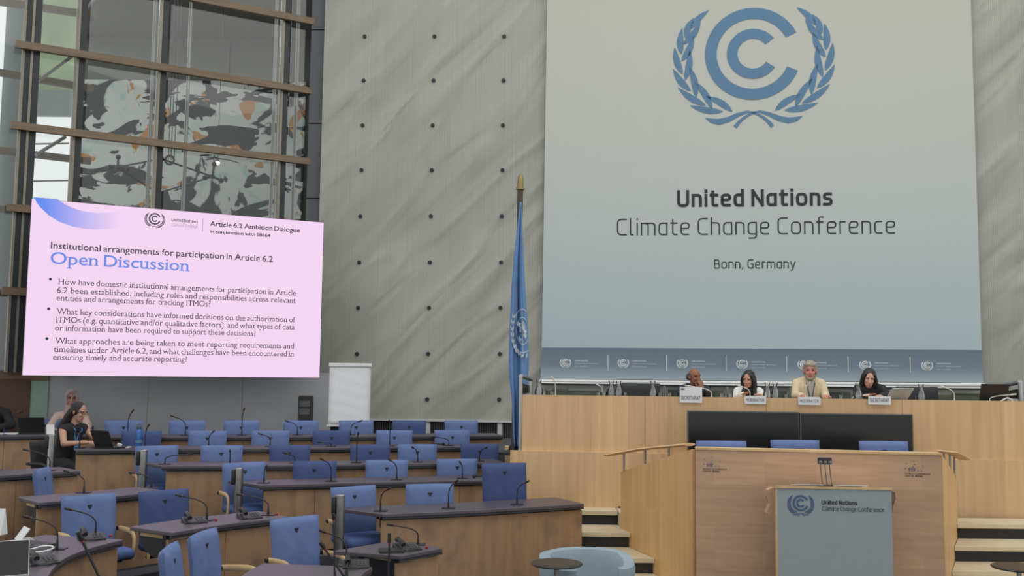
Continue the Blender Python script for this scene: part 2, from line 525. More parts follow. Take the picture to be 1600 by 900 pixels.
def emblem_bm(rings=True, leaf=True, coarse=False):
    """double C between laurel branches; unit: outer ring radius = 1"""
    b = bmesh.new()
    K = 1 / 309.0
    def poly(ps):
        b.faces.new([b.verts.new((p[0] * K, p[1] * K, 0)) for p in ps])
    def arc(r0, r1, a0, a1, n):
        for i in range(n):
            t0, t1 = a0 + (a1 - a0) * i / n, a0 + (a1 - a0) * (i + 1) / n
            poly([(r0 * math.cos(t0), r0 * math.sin(t0)), (r1 * math.cos(t0), r1 * math.sin(t0)), (r1 * math.cos(t1), r1 * math.sin(t1)), (r0 * math.cos(t1), r0 * math.sin(t1))])
    if rings:
        arc(234, 309, R(26), R(337), 64)
        arc(100, 168, R(37), R(326), 40)
    for sgn in ((1, -1) if leaf else ()):
        for i, (bs, tp) in enumerate(LEAVES):
            p = Vector((bs[0] - 640, 343 - bs[1])); q = Vector((tp[0] - 640, 343 - tp[1]))
            d = q - p; nn = Vector((-d.y, d.x)).normalized(); L = d.length
            side = 1 if i < 7 else -1
            wd = 22 if i else 20
            up, dn = [], []
            for k in range(9):
                t = k / 8
                bend = math.sin(t * math.pi) * 10 * side - (t ** 3) * 4 * side
                th = wd * (math.sin(math.pi * t ** 0.85)) ** 0.8 if 0 < t < 1 else 0.3
                c0 = p + d * t + nn * bend
                up.append(c0 + nn * th); dn.append(c0 - nn * th)
            for k in range(8):
                poly([((v.x + 11) * sgn - 11 + 22 * (sgn < 0), v.y) for v in ([up[k], up[k + 1], dn[k + 1], dn[k]])])
        def stroke(cs, ws):
            for k in range(len(cs) - 1):
                a, c = Vector(cs[k]), Vector(cs[k + 1])
                da = (Vector(cs[min(k + 1, len(cs) - 1)]) - Vector(cs[max(k - 1, 0)])).normalized(); dc = (Vector(cs[min(k + 2, len(cs) - 1)]) - a).normalized()
                na = Vector((-da.y, da.x)) * ws[k]; nc = Vector((-dc.y, dc.x)) * ws[k + 1]
                poly([((v.x + 11 - 640) * sgn + 11 * (1 if sgn < 0 else -1), 343 - v.y) for v in (a + na, c + nc, c - nc, a - na)])
        stroke([(521, 831), (545, 800), (580, 768), (620, 745), (655, 735)], [13, 11, 9, 7, 5])
        stroke([(332, 766), (370, 785), (420, 793), (480, 778), (540, 748), (600, 730), (650, 735)], [2, 15, 20, 18, 13, 8, 4])
    bmesh.ops.remove_doubles(b, verts=b.verts[:], dist=1e-5)
    bmesh.ops.recalc_face_normals(b, faces=b.faces[:])
    return b
def emblem(face, c, r, name, mat, parent, lift=0.006):
    b = emblem_bm()
    b.transform(face.M @ Matrix.Translation((c[0], c[1], lift)) @ Matrix.Diagonal((r, r, 1, 1)))
    me = bpy.data.meshes.new(name); b.to_mesh(me); b.free()
    return mkobj(name, me, mat, parent, False)
def arc_pts(a, b, c, n=8):
    """points of the quadratic curve a-b-c"""
    a, b, c = Vector(a), Vector(b), Vector(c)
    return [a * (1 - t) ** 2 + b * 2 * t * (1 - t) + c * t * t for t in [i / n for i in range(n + 1)]]
# plain stroke lettering with squarish bowls (cap height 1)
XH = 0.73
def fillet(pts, r, closed=False):
    pts = [Vector(p) for p in pts]; n = len(pts); out = []
    for i, p in enumerate(pts):
        if not closed and i in (0, n - 1): out.append(p); continue
        a, c = pts[i - 1], pts[(i + 1) % n]
        k = min(r, (a - p).length / 2, (c - p).length / 2)
        s, e = p + (a - p).normalized() * k, p + (c - p).normalized() * k
        out += [s * (1 - t) ** 2 + p * 2 * t * (1 - t) + e * t * t for t in (0, .15, .3, .45, .6, .75, .9, 1)]
    return out + ([out[0]] if closed else [])
def glyph(ch):
    X, w = XH, 0.5
    g = {'n': [[(0, 0), (0, X)], (.22, [(0, X), (w, X), (w, 0)])], 'h': [[(0, 0), (0, 1.04)], (.22, [(0, X), (w, X), (w, 0)])],
         'm': [[(0, 0), (0, X)], (.2, [(0, X), (.43, X), (.43, 0)]), (.2, [(.3, X), (.86, X), (.86, 0)])], 'r': [[(0, 0), (0, X)], (.12, [(0, X), (.3, X)])],
         'o': [('c', .24, [(0, 0), (.54, 0), (.54, X), (0, X)])], 'a': [(.22, [(w, X), (0, X), (0, 0), (w, 0)]), [(w, 0), (w, X)]], 'd': [(.22, [(w, X), (0, X), (0, 0), (w, 0)]), [(w, 0), (w, 1.04)]],
         'g': [(.22, [(w, X), (0, X), (0, 0), (w, 0)]), (.2, [(w, X), (w, -.26), (.05, -.26)])], 'e': [(.22, [(.03, .38), (w, .38), (w, X), (0, X), (0, 0), (w * .95, 0)])], 'c': [(.22, [(.42, X), (0, X), (0, 0), (.42, 0)])],
         's': [(.17, [(.4, X), (0, X), (0, X * .53), (.43, X * .5), (.43, 0), (0, 0)])], 't': [(.18, [(.1, .95), (.1, 0), (.36, 0)]), [(-.02, X), (.36, X)]], 'f': [(.2, [(.36, 1.04), (.1, 1.04), (.1, 0)]), [(-.02, X), (.34, X)]],
         'i': [[(0, 0), (0, X)], [(0, 1.0), (0, 1.03)]], 'l': [(.15, [(0, 1.04), (0, 0), (.16, 0)])], 'y': [[(0, X), (.25, 0)], (.1, [(.5, X), (.2, -.26), (.05, -.26)])], ',': [[(.05, .08), (0, -.16)]],
         'U': [(.26, [(0, 1), (0, 0), (.62, 0), (.62, 1)])], 'N': [[(0, 0), (0, 1)], [(0, 1), (.64, 0)], [(.64, 0), (.64, 1)]], 'C': [(.3, [(.56, 1), (0, 1), (0, 0), (.56, 0)])],
         'G': [(.3, [(.58, 1), (0, 1), (0, 0), (.6, 0)]), [(.6, 0), (.6, .5)], [(.6, .5), (.34, .5)]], 'B': [[(0, 0), (0, 1)], (.2, [(0, 1), (.5, 1), (.5, .53), (0, .53)]), (.2, [(0, .53), (.56, .53), (.56, 0), (0, 0)])]}[ch]
    out = []
    for s in g:
        if isinstance(s, list): out.append([Vector(p) for p in s])
        elif s[0] == 'c': out.append(fillet(s[2], s[1], True))
        else: out.append(fillet(s[1], s[0]))
    return out
def stroke_text(face, s, uv, width, cap, th, name, mat, parent, lift=0.006, sp=0.2):
    """th: stroke width as a share of the cap height"""
    sp = sp + th
    strokes, x = [], 0.0
    for ch in s:
        if ch == ' ': x += 0.32; continue
        gs = glyph(ch); xmax = max(p.x for g in gs for p in g)
        strokes += [[Vector((p.x + x, p.y)) for p in g] for g in gs]; x += xmax + sp
    x -= sp
    kx = (width - th * cap) / x
    b = bmesh.new(); h = th * cap / 2
    for si, g in enumerate(strokes):
        P = [Vector((p.x * kx + h, h + p.y * (cap - 2 * h))) for p in g]
        closed = (P[0] - P[-1]).length < 1e-6
        L, R_ = [], []
        n = len(P)
        for i, p in enumerate(P):
            a = P[i - 1] if i else (P[-2] if closed else p); c = P[i + 1] if i < n - 1 else (P[1] if closed else p)
            t = (c - a).normalized(); nn = Vector((-t.y, t.x)) * h
            q = p
            if not closed and i in (0, n - 1): q = p + (t * -h if i == 0 else t * h)
            L.append(q + nn); R_.append(q - nn)
        z = lift + 0.00002 * (si % 7)
        vl = [b.verts.new((v.x, v.y, z)) for v in L]; vr = [b.verts.new((v.x, v.y, z)) for v in R_]
        for i in range(n - 1): b.faces.new((vl[i], vr[i], vr[i + 1], vl[i + 1]))
    b.transform(face.M @ Matrix.Translation((uv[0], uv[1], 0)))
    me = bpy.data.meshes.new(name); b.to_mesh(me); b.free()
    return mkobj(name, me, mat, parent, False)
_h = word_mesh('H', 1.0); CAPF = max(v.co.y for v in _h.verts); _h.free()
print('CAPF', CAPF)
ORD = ['first', 'second', 'third', 'fourth', 'fifth', 'sixth', 'seventh', 'eighth', 'ninth', 'tenth']

# ================================================================ THE SETTING
UP = Vector((0, 0, 1))
# ---- back wall: perforated cladding on bolts
bw_a, bw_b = aty(497, 400, 16.6), aty(1600, 400, 15.2)
bwu = (bw_b - bw_a); bwu.z = 0; bwu.normalize()
BW = Face2D((bw_a.x, bw_a.y, 0), bwu, UP)
wall_back = struct('wall_back', 'pale grey perforated back wall dotted with dark bolts')
u1 = BW.uv(1600, 400)[0] + 3.0
zb = BW.uv(640, 655)[1]
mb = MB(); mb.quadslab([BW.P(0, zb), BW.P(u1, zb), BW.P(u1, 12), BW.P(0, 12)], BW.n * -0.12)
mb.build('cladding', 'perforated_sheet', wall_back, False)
for y in (57, 126, 196, 266, 338, 410, 481, 553, 624):
    k = (y - 57) / 496
    for x in (570 - 12 * k, 679 - 10 * k, 788 - 7 * k):
        u, v = BW.uv(x, y)
        p = BW.P(u, v)
        q = MB(); q.tube([p, p + BW.n * 0.018], 0.034, 12); q.tube([p + BW.n * 0.018, p + BW.n * 0.03], 0.018, 8)
        q.build('bolt', 'mullion_dark', wall_back)
# the strip under it: pale posts and a dark ribbed grille
base = struct('trim_1', 'pale framed dark grille below the back wall')
mb = MB(); mb.quadslab([BW.P(0, 0.3, -0.1), BW.P(3.6, 0.3, -0.1), BW.P(3.6, zb, -0.1), BW.P(0, zb, -0.1)], BW.n * -0.06)
mb.build('backing', 'mullion_dark', base, False)
mb = MB()
for i in range(90):
    u = 0.05 + i * 0.038
    mb.quadslab([BW.P(u, 0.35, -0.08), BW.P(u + 0.012, 0.35, -0.08), BW.P(u + 0.012, zb - 0.05, -0.08), BW.P(u, zb - 0.05, -0.08)], BW.n * -0.02)
mb.build('grille', 'key_grey', base, False)
for px in (560, 668, 781):
    u = BW.uv(px, 665)[0]
    q = MB(); q.quadslab([BW.P(u - 0.04, 0.3, 0.0), BW.P(u + 0.04, 0.3, 0.0), BW.P(u + 0.04, zb, 0.0), BW.P(u - 0.04, zb, 0.0)], BW.n * -0.08)
    q.build('post', 'silver_lid', base, False)
q = MB(); q.quadslab([BW.P(0, zb - 0.03, 0.03), BW.P(3.35, zb - 0.03, 0.03), BW.P(3.35, zb, 0.03), BW.P(0, zb, 0.03)], BW.n * -0.1)
q.build('rail', 'silver_lid', base, False)
# dark frame between glass front and back wall
t2 = struct('trim_2', 'dark grey metal corner frame beside the glass front')
ca, cb = aty(480, 300, 16.75), aty(503, 300, 16.75)
for za, zb2 in ((0.3, 5.15), (5.17, 6.45), (6.47, 8.1), (8.12, 12)):
    q = MB(); q.box(((ca.x + cb.x) / 2, 16.85, (za + zb2) / 2), (cb.x - ca.x, 0.3, zb2 - za)); q.build('panel', 'frame_grey', t2, False)

# ---- floors
fl = struct('floor', 'dark carpet of the hall floor')
MB().box((0, 8, -0.1), (30, 40, 0.2)).build('carpet', 'carpet', fl, False)

# ---- desk rows: front edges traced on the desk plane of their tier
TZ = {0: 0.0, 1: 0.10, 2: 0.22, 3: 0.34, 4: 0.46, 5: 0.56}
CEN = Vector((1.6, 8.0, 0))
def edge(pts, z, n=8):
    """front edge through pixels on the plane z, smoothed, as ground points (left to right)"""
    p = [atz(x, y, z).to_2d() for x, y in pts]
    if len(p) == 2:
        return [p[0].lerp(p[1], i / 4) for i in range(5)]
    out = []
    for i in range(len(p) - 1):
        a = p[max(i - 1, 0)]; b = p[i]; c = p[i + 1]; d = p[min(i + 2, len(p) - 1)]
        for k in range(n):
            t = k / n
            out.append(0.5 * ((2 * b) + (c - a) * t + (2 * a - 5 * b + 4 * c - d) * t * t + (3 * b - a - 3 * c + d) * t ** 3))
    out.append(p[-1])
    return out
def offset(pl, d):
    """shift a plan line away from the middle of the hall"""
    out = []
    for i, p in enumerate(pl):
        t = (pl[min(i + 1, len(pl) - 1)] - pl[max(i - 1, 0)]).normalized()
        n = Vector((-t.y, t.x))
        out.append(p + n * d)
    return out
def ribbon(mb, pl, d0, d1, z0, z1):
    a, b = offset(pl, d0), offset(pl, d1)
    mb.rings([[Vector((p.x, p.y, z0)), Vector((q.x, q.y, z0)), Vector((q.x, q.y, z1)), Vector((p.x, p.y, z1))] for p, q in zip(a, b)])
    return mb
def cut(pl, t0, t1):
    L = [0]
    for a, b in zip(pl[:-1], pl[1:]): L.append(L[-1] + (b - a).length)
    def at(t):
        s = max(0, min(L[-1], t * L[-1]))
        for i in range(len(pl) - 1):
            if s <= L[i + 1] + 1e-9:
                return pl[i].lerp(pl[i + 1], (s - L[i]) / max(1e-9, L[i + 1] - L[i]))
        return pl[-1]
    mid = [p for p, l in zip(pl, L) if t0 * L[-1] + 1e-4 < l < t1 * L[-1] - 1e-4]
    return [at(t0)] + mid + [at(t1)]
def plen(pl):
    return sum((b - a).length for a, b in zip(pl[:-1], pl[1:]))
ROWS = {}
def desk(key, pts, tier, label, inset=0.0, tray=False, panels=1, depth=0.55, top='desk_black', leg=True, group=None, skew=0.0):
    z0 = TZ[tier]; z = z0 + 0.75
    pl = edge(pts, z)
    ROWS[key] = (pl, z, tier)
    m = pl[len(pl) // 2]
    t = thing('desk_row' if plen(pl) > 2.4 else 'conference_desk', label, 'desk', (m.x, m.y, z0), 0, group)
    a_, b_ = pl, offset(pl, depth)
    b_[0] = b_[0] - (b_[1] - b_[0]).normalized() * skew
    mb = MB(); mb.rings([[Vector((p.x, p.y, z - .035)), Vector((q.x, q.y, z - .035)), Vector((q.x, q.y, z)), Vector((p.x, p.y, z))] for p, q in zip(a_, b_)]); mb.build('desktop', top, t, False, bevel=0.006)
    mb = ribbon(MB(), pl, 0.005, 0.03, z - 0.055, z - 0.036); mb.build('edge_strip', 'desk_edge', t, False)
    L = plen(pl)
    i0 = inset / L
    for k in range(panels):
        a = i0 + (1 - i0) * k / panels + (0.004 / L if k else 0)
        b = i0 + (1 - i0) * (k + 1) / panels
        ribbon(MB(), cut(pl, a, b), 0.05, 0.075, z0 + 0.02, z - 0.07).build('front_panel', 'desk_wood', t, False)
    ribbon(MB(), cut(pl, i0, 1), 0.076, 0.12, z - 0.14, z - 0.036).build('support_rail', 'dark_metal', t, False)
    if leg:
        e = offset(pl, 0.17)
        for pnt in (cut(e, 0.03, 0.5)[0], cut(e, 0.5, 0.97)[-1])[1 if tray else 0:]:
            q = MB(); q.tube([(pnt.x, pnt.y, z0), (pnt.x, pnt.y, z - 0.036)], 0.035, 12); q.tube([(pnt.x, pnt.y, z0), (pnt.x, pnt.y, z0 + 0.02)], 0.07, 16)
            q.build('leg', 'steel', t)
    if tray:
        # pull-out tray under the open end: pale front strip and rounded black bin
        a = cut(pl, 0.0, 1)[0]; e = offset(pl, depth)[0]
        tdir = (pl[1] - pl[0]).normalized(); n = (e - a).normalized()
        o0 = a + n * 0.05 + tdir * 0.05
        q = MB(); q.quadslab([Vector((*(o0), z - 0.075)), Vector((*(o0 + n * 0.42), z - 0.075)), Vector((*(o0 + n * 0.42), z - 0.045)), Vector((*o0, z - 0.045))], Vector((*(tdir * 0.3), 0)))
        q.build('tray_front', 'light_wood', t, False)
        q = MB()
        prof = []
        for k in range(11):
            s = k / 10
            prof.append((s, 0.17 * math.sin(math.pi * s) ** 0.7))
        r1 = [Vector((*(o0 + n * (0.46 * s) + tdir * 0.02), z - 0.078 - h)) for s, h in prof]
        r2 = [p + Vector((*(tdir * 0.4), 0)) for p in r1]
        top1 = [Vector((*(o0 + n * (0.46 * s) + tdir * 0.02), z - 0.077)) for s, h in prof[::-1]][1:-1]
        top2 = [p + Vector((*(tdir * 0.4), 0)) for p in top1]
        q.rings([r1 + top1, r2 + top2])
        q.build('tray_bin', 'black_plastic', t, False)
    return t
def at_row(key, px, back):
    """ground point behind a desk's front edge on the photo's column px"""
    pl, z, tier = ROWS[key]
    ol = offset(pl, back)
    d0 = (ol[1] - ol[0]).normalized(); d1 = (ol[-1] - ol[-2]).normalized()
    ol = [ol[0] - d0 * 3] + ol + [ol[-1] + d1 * 3]
    r = ray(px, 640).to_2d()
    best = None
    for a, b in zip(ol[:-1], ol[1:]):
        e = b - a
        den = r.x * e.y - r.y * e.x
        if abs(den) < 1e-9: continue
        s = (a.x * e.y - a.y * e.x) / den
        t = (a.x * r.y - a.y * r.x) / den
        if -0.001 <= t <= 1.001 and s > 0 and (best is None or s < best[0]):
            best = (s, r * s)
    return best[1] if best else r * (ol[0].y / r.y)
desk('R5', [(158, 682), (430, 681.5), (786, 680)], 5, 'rearmost long black-topped desk row below the screen and flip chart', panels=6)
desk('L5', [(-70, 681), (150, 678)], 5, 'black-topped wooden desk at far left where the man in black sits', panels=3)
desk('R4', [(118, 702), (420, 700), (776, 697.5)], 4, 'second desk row from the rear, an open laptop and blue bottle at its end', panels=6)
desk('R3', [(252, 728), (500, 726), (789, 722.5)], 3, 'middle long black-topped desk row, third from the rear', inset=0.05, panels=5, skew=0.3)
desk('L4', [(-70, 749), (0, 743), (126, 735)], 3, 'short dark desk end at far left below the seated woman in black', panels=2)
desk('R2', [(406, 758), (560, 754), (791, 749)], 2, 'long black-topped desk row directly behind the front wide desk', inset=0.05, panels=5, skew=0.3)
desk('L3', [(62, 785), (160, 777), (262, 767)], 2, 'purple-sheened wooden desk at left with two microphones, open tray at its left end', inset=0.0, tray=True)
desk('R1', [(598, 803), (740, 797), (913, 787)], 1, 'front wide black desk with stained wood panel beside the stage steps', panels=1, depth=0.6, skew=0.38)
desk('B', [(269, 832), (360, 818), (452, 808)], 1, 'purple-sheened desk with two black handsets at left centre', inset=0.0, tray=True, panels=2)
desk('A', [(60, 945), (76, 899), (100, 873), (142, 856), (193, 843)], 1, 'curved purple-sheened desk in the bottom left corner holding the laptop', panels=1, depth=0.75)
desk('C', [(548, 945), (562, 903), (582, 886)], 0, 'round-ended purple desk cut off by the bottom edge', panels=1, depth=0.85, leg=False)
desk('D', [(627, 868), (692, 856)], 0, 'small black desk with a handset in front of the wide stained desk', inset=0.0, tray=True, panels=1, depth=0.56, skew=0.22)

# tiers under the rows (risers about 0.12 m)
def tier(name, keys, z, d, xr, right):
    pl = []
    for k in keys:
        pl += offset(ROWS[k][0], d)
    poly = [(-12, pl[0].y - 1.5)] + [(p.x, p.y) for p in pl if p.x < xr] + right + [(-12, 16.4)]
    MB().prism(poly, z - 0.14, z).build('tier', 'carpet', fl, False)
tier('tier', ['A', 'B', 'R1'], 0.10, -0.25, 0.76, [(0.77, 10.3), (0.77, 11.9), (-0.02, 12.0), (-0.02, 16.4)])
tier('tier', ['L3', 'R2'], 0.22, -0.25, -0.05, [(-0.05, 11.55), (-0.05, 16.4)])
tier('tier', ['L4', 'R3'], 0.34, -0.2, -0.06, [(-0.06, 12.5), (-0.06, 16.4)])
tier('tier', ['R4'], 0.46, -0.2, -0.1, [(-0.1, 13.5), (-0.1, 16.4)])
tier('tier', ['L5', 'R5'], 0.56, -0.15, -0.12, [(-0.12, 14.6), (-0.12, 16.4)])

# ---- the stage: raised platform with a beech front
def dais_y(x): return 12.0 - (x - 0.14) * 0.6 / 5.74
XE = 7.6
plat = struct('trim_4', 'raised stage platform behind the beech front')
MB().prism([(-0.3, 13.45), (0.2, 13.45), (0.2, 12.12), (XE, dais_y(XE) + 0.12), (XE, 15.1), (-0.3, 16.2)], 0.9, 1.18).build('stage_floor', 'carpet', plat, False)
dais = thing('stage_desk', 'long light beech stage desk front running under the panel of four speakers', 'desk', (3.7, dais_y(3.7), 0.6))
a = (0.14, 12.0); b = (XE, dais_y(XE))
xs = [0.14, aty(1007, 650, 11.9).x, aty(1194, 650, 11.8).x, aty(1407, 650, 11.6).x, XE]
for x0, x1 in zip(xs[:-1], xs[1:]):
    MB().prism([(x0 + 0.002, dais_y(x0)), (x1 - 0.002, dais_y(x1)), (x1 - 0.002, dais_y(x1) + 0.06), (x0 + 0.002, dais_y(x0) + 0.06)], 1.30, 1.965).build('front_panel', 'beech_wall', dais, False)
MB().prism([(0.14, 12.07), (XE, dais_y(XE) + 0.07), (XE, dais_y(XE) + 0.62), (0.14, 12.62)], 1.89, 1.93).build('worktop', 'beech_wall', dais, False)
MB().prism([(0.0, 11.96), (XE, dais_y(XE) - 0.04), (XE, dais_y(XE) + 0.06), (0.0, 12.06)], 0.55, 1.30).build('plinth', 'beech_wall', dais, False)
MB().prism([(-0.07, 13.2), (0.12, 13.2), (0.12, 13.4), (-0.07, 13.4)], 0.56, 1.26).build('plinth_end', 'beech_wall', dais, False)

# ---- podium
pfl, pfr = aty(1087, 750, 9.5), aty(1472, 750, 9.1)
pbl, pbr = aty(970, 750, 11.3), aty(1495, 760, 11.0)
POD = Face2D((pfl.x, pfl.y, 0), (pfr.x - pfl.x, pfr.y - pfl.y, 0), UP)
pw = POD.uv(1472, 760)[0]
pod = thing('speaker_podium', 'large light beech podium with sloping cheek walls behind the lectern', 'podium', ((pfl.x + pfr.x) / 2, (pfl.y + pfr.y) / 2, 0))
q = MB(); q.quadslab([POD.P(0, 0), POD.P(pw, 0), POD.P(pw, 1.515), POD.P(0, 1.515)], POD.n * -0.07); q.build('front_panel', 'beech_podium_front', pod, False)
q = MB(); q.quadslab([POD.P(-0.005, 1.516, 0.012), POD.P(pw + 0.005, 1.516, 0.012), POD.P(pw + 0.005, 1.535, 0.012), POD.P(-0.005, 1.535, 0.012)], POD.n * -0.16); q.build('top_ledge', 'light_wood', pod, False)
def cheek(f, b_, zf, zbk):
    f = Vector((f.x, f.y, 0)); b_ = Vector((b_.x, b_.y, 0))
    d = (b_ - f).normalized(); n = Vector((-d.y, d.x, 0)) * 0.06
    if (Vector((2.9, 10, 0)) - f).dot(n) < 0: n = -n
    f = f + d * 0.072
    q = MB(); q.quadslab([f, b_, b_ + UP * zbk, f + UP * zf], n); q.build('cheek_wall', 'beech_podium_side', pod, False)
    return n
nl = cheek(pfl, pbl, 1.515, 1.13); nr = cheek(pfr, pbr, 1.515, 1.145)
ins = 0.07
MB().prism([(pfl.x + 0.02, pfl.y + 0.1), (pfr.x - 0.04, pfr.y + 0.1), (pbr.x - 0.08, pbr.y - 0.01), (pbl.x + 0.08, pbl.y - 0.01)], 0.45, 0.62).build('podium_floor', 'carpet', pod, False)
MB().prism([(pbl.x + 0.002, pbl.y), (pbr.x - 0.002, pbr.y), (pbr.x - 0.002, dais_y(pbr.x) - 0.08), (pbl.x + 0.002, dais_y(pbl.x) - 0.08)], 0.5, 0.66).build('rear_landing', 'stone_step', pod, False)
# centre emblems: speckle of dots with two lines of small print
def venue_mark(cx, cy, s, name):
    u, v = POD.uv(cx, cy)
    k = 9.3 / FPX
    mb = MB()
    rnd = random.Random(5)
    dots = [(-14, -12), (-3, -16), (-2, -11), (-15, -5), (-11, -4.5), (-4.5, -7.5), (1, -6.5), (10, -9), (3, -2), (8, -1.5), (-9, -2), (-8, -7), (-7, -4), (6, -4)]
    for i, (x, y) in enumerate(dots):
        r = (0.5 + 0.35 * rnd.random()) * k
        c = Vector((u + (x + 3) * k, v - (y + 4) * k, 0))
        mb.rings([[POD.P(c.x + r * math.cos(a), c.y + r * math.sin(a), n) for a in [j * math.pi / 3 for j in range(6)]] for n in (0.001, 0.003)])
    for x, h in ((-10, 5), (-6.5, 5), (-4, 6), (-2.5, 4)):
        q0 = POD.P(u + (x + 3) * k, v - 3.0 * k, 0.002); q1 = POD.P(u + (x + 4.2) * k, v - (3 - h) * k, 0.002)
        mb.bar(q0, q1, 0.9 * k, 0.002, POD.n)
    mb.build(name, 'emblem_navy', pod, False)
    w1 = 37.5 * k
    text(POD, [('WORLD CONFERENCE', (u - 14 * k, v - 8.2 * k), w1, 3.6 * k, 0.0, False, None), ('CENTER', (u - 14 * k, v - 11.6 * k), 14 * k, 3.6 * k, 0, False, None), ('BONN', (u + 1.5 * k, v - 11.6 * k), 10.5 * k, 3.6 * k, 0.02, False, None)], 'venue_lettering', 'ink', pod, 0.003)
venue_mark(1112, 726, 1, 'venue_emblem')
venue_mark(1428, 733, 1, 'venue_emblem')
# flat handrails on thin posts along both cheeks
def handrail(pts, posts, label):
    pts = [aty(*p) for p in pts]
    t = thing('handrail', label, 'handrail', (pts[0].x, pts[0].y, pts[0].z))
    q = MB(); q.tube(pts, 0.07, 10, True, (1, 0.22)); q.build('rail', 'handrail_wood', t)
    for x, y0, y1, D in posts:
        a, b = aty(x, y0, D), aty(x, y1, D)
        MB().tube([(a.x, a.y, b.z), (a.x, a.y, a.z)], 0.011, 8).build('post', 'dull_steel', t)
handrail([(951, 711, 11.3), (1008, 701, 10.75), (1046, 697.5, 10.2), (1078, 694.5, 9.9)], [(975, 707, 736, 11.2), (1008, 702, 727, 10.75), (1045, 698, 716, 10.15)], 'flat beech handrail on three thin posts left of the podium')
handrail([(1456, 704, 9.75), (1486, 707, 10.3), (1506, 717, 11.0)], [(1475, 708, 724, 10.1), (1484, 709, 740, 10.5), (1491, 713, 748, 10.85)], 'flat beech handrail on three thin posts right of the podium')

# ---- stage steps, deep pale treads over recessed black risers
def side_x(f, b_, y, off):
    t = min(1.0, (y - f.y) / (b_.y - f.y))
    return f.x + (b_.x - f.x) * t + off
def steps(name, label, noses, xl, xr, backs):
    t = struct(name, label)
    z = 0.66
    for i, yn in enumerate(noses):
        yb = backs if i == 0 else noses[i - 1] + 0.04
        poly = [(xl(yn), yn), (xr(yn), yn + (0 if xr(yn) < 5 else -0.0)), (xr(yb), yb), (xl(yb), yb)]
        MB().prism(poly, z - 0.05, z).build('tread', 'stone_step', t, False, bevel=0.006)
        poly = [(xl(yn + .05), yn + 0.05), (xr(yn + .05), yn + 0.05), (xr(yb), yb), (xl(yb), yb)]
        MB().prism(poly, z - 0.16, z - 0.051).build('riser', 'riser_black', t, False)
        z -= 0.16
steps('trim_5', 'pale stage steps left of the podium', (11.56, 11.02, 10.4, 9.8), lambda y: 0.79, lambda y: side_x(pfl, pbl, y, -0.005), 11.93)
steps('trim_6', 'pale stage steps right of the podium', (10.85, 10.38, 9.9, 9.35), lambda y: side_x(pfr, pbr, y, 0.005), lambda y: 8.0, 11.3)


# ---- glass front on the left with the lobby behind it
ga, gb = Vector((-7.34, 14.6, 0)), Vector((-3.36, 16.95, 0))
GF = Face2D(ga, gb - ga, UP)
win = struct('window_1', 'tall glass front with timber transoms and dark mullions')
gl = (gb - ga).length
def at_g(px, py=200): return GF.uv(px, py)[0]
for px in (38, 51, 123, 251, 443):
    u = at_g(px)
    mu = MB(); mu.quadslab([GF.P(u - 0.045, 2.16, 0.05), GF.P(u + 0.045, 2.16, 0.05), GF.P(u + 0.045, 12, 0.05), GF.P(u - 0.045, 12, 0.05)], GF.n * -0.2)
    m_ = mu.build('mullion', 'mullion_dark', win, False)
    mu = MB(); mu.quadslab([GF.P(u - 0.085, 2.16, 0.07), GF.P(u - 0.05, 2.16, 0.07), GF.P(u - 0.05, 12, 0.07), GF.P(u - 0.085, 12, 0.07)], GF.n * -0.2)
    mu.build('cover_strip', 'mullion_light', m_, False)
for z in (3.34, 4.57, 5.80, 7.03, 8.26, 9.49):
    u0 = at_g(16 if z < 8 else 30)
    q = MB(); q.quadslab([GF.P(u0, z - 0.055, 0.16), GF.P(gl, z - 0.055, 0.16), GF.P(gl, z + 0.055, 0.16), GF.P(u0, z + 0.055, 0.16)], GF.n * -0.085)
    q.build('transom', 'transom_wood', win, False)
us = [-5.0, at_g(44), at_g(123), at_g(251), at_g(443), gl]
for u0, u1 in zip(us[:-1], us[1:]):
    q = MB(); q.quadslab([GF.P(u0 + 0.09, 2.2, -0.02), GF.P(u1 - 0.09, 2.2, -0.02), GF.P(u1 - 0.09, 12, -0.02), GF.P(u0 + 0.09, 12, -0.02)], GF.n * -0.012)
    q.build('pane', 'facade_glass', win, False)
# the outer layer of the double front: slim steel posts, transoms and diagonal struts
wo = struct('window_2', 'outer layer of the glass front, slim steel posts and struts')
def gback(px, py, d):
    o = GF.P(0, 0, -d); return onplane(px, py, o, GF.n)
for px in (114, 235, 291, 427, 461):
    p = gback(px, 200, 0.7)
    MB().tube([(p.x, p.y, 0.2), (p.x, p.y, 12)], 0.032, 10).build('post', 'dull_steel', wo)
for a, c in (((-60, -6), (152, 25)), ((-60, 103), (146, 139)), ((-60, 228), (142, 252)), ((-60, 322), (47, 330)), ((-60, 456), (42, 460))):
    q = MB(); q.bar(gback(a[0], a[1], 0.9), gback(c[0], c[1], 0.9), 0.1, 0.1); q.build('transom', 'transom_wood', wo, False)
for a, c in (((60, 126), (112, 88)), ((56, 242), (102, 214)), ((134, 18), (152, -8))):
    MB().tube([gback(a[0], a[1], 0.5), gback(c[0], c[1], 0.75)], 0.028, 8).build('strut', 'dull_steel', wo)
for y in (224, 282):
    MB().tube([aty(50, y + 1, 22), aty(107, y, 23)], 0.02, 6).build('rail', 'dull_steel', wo)
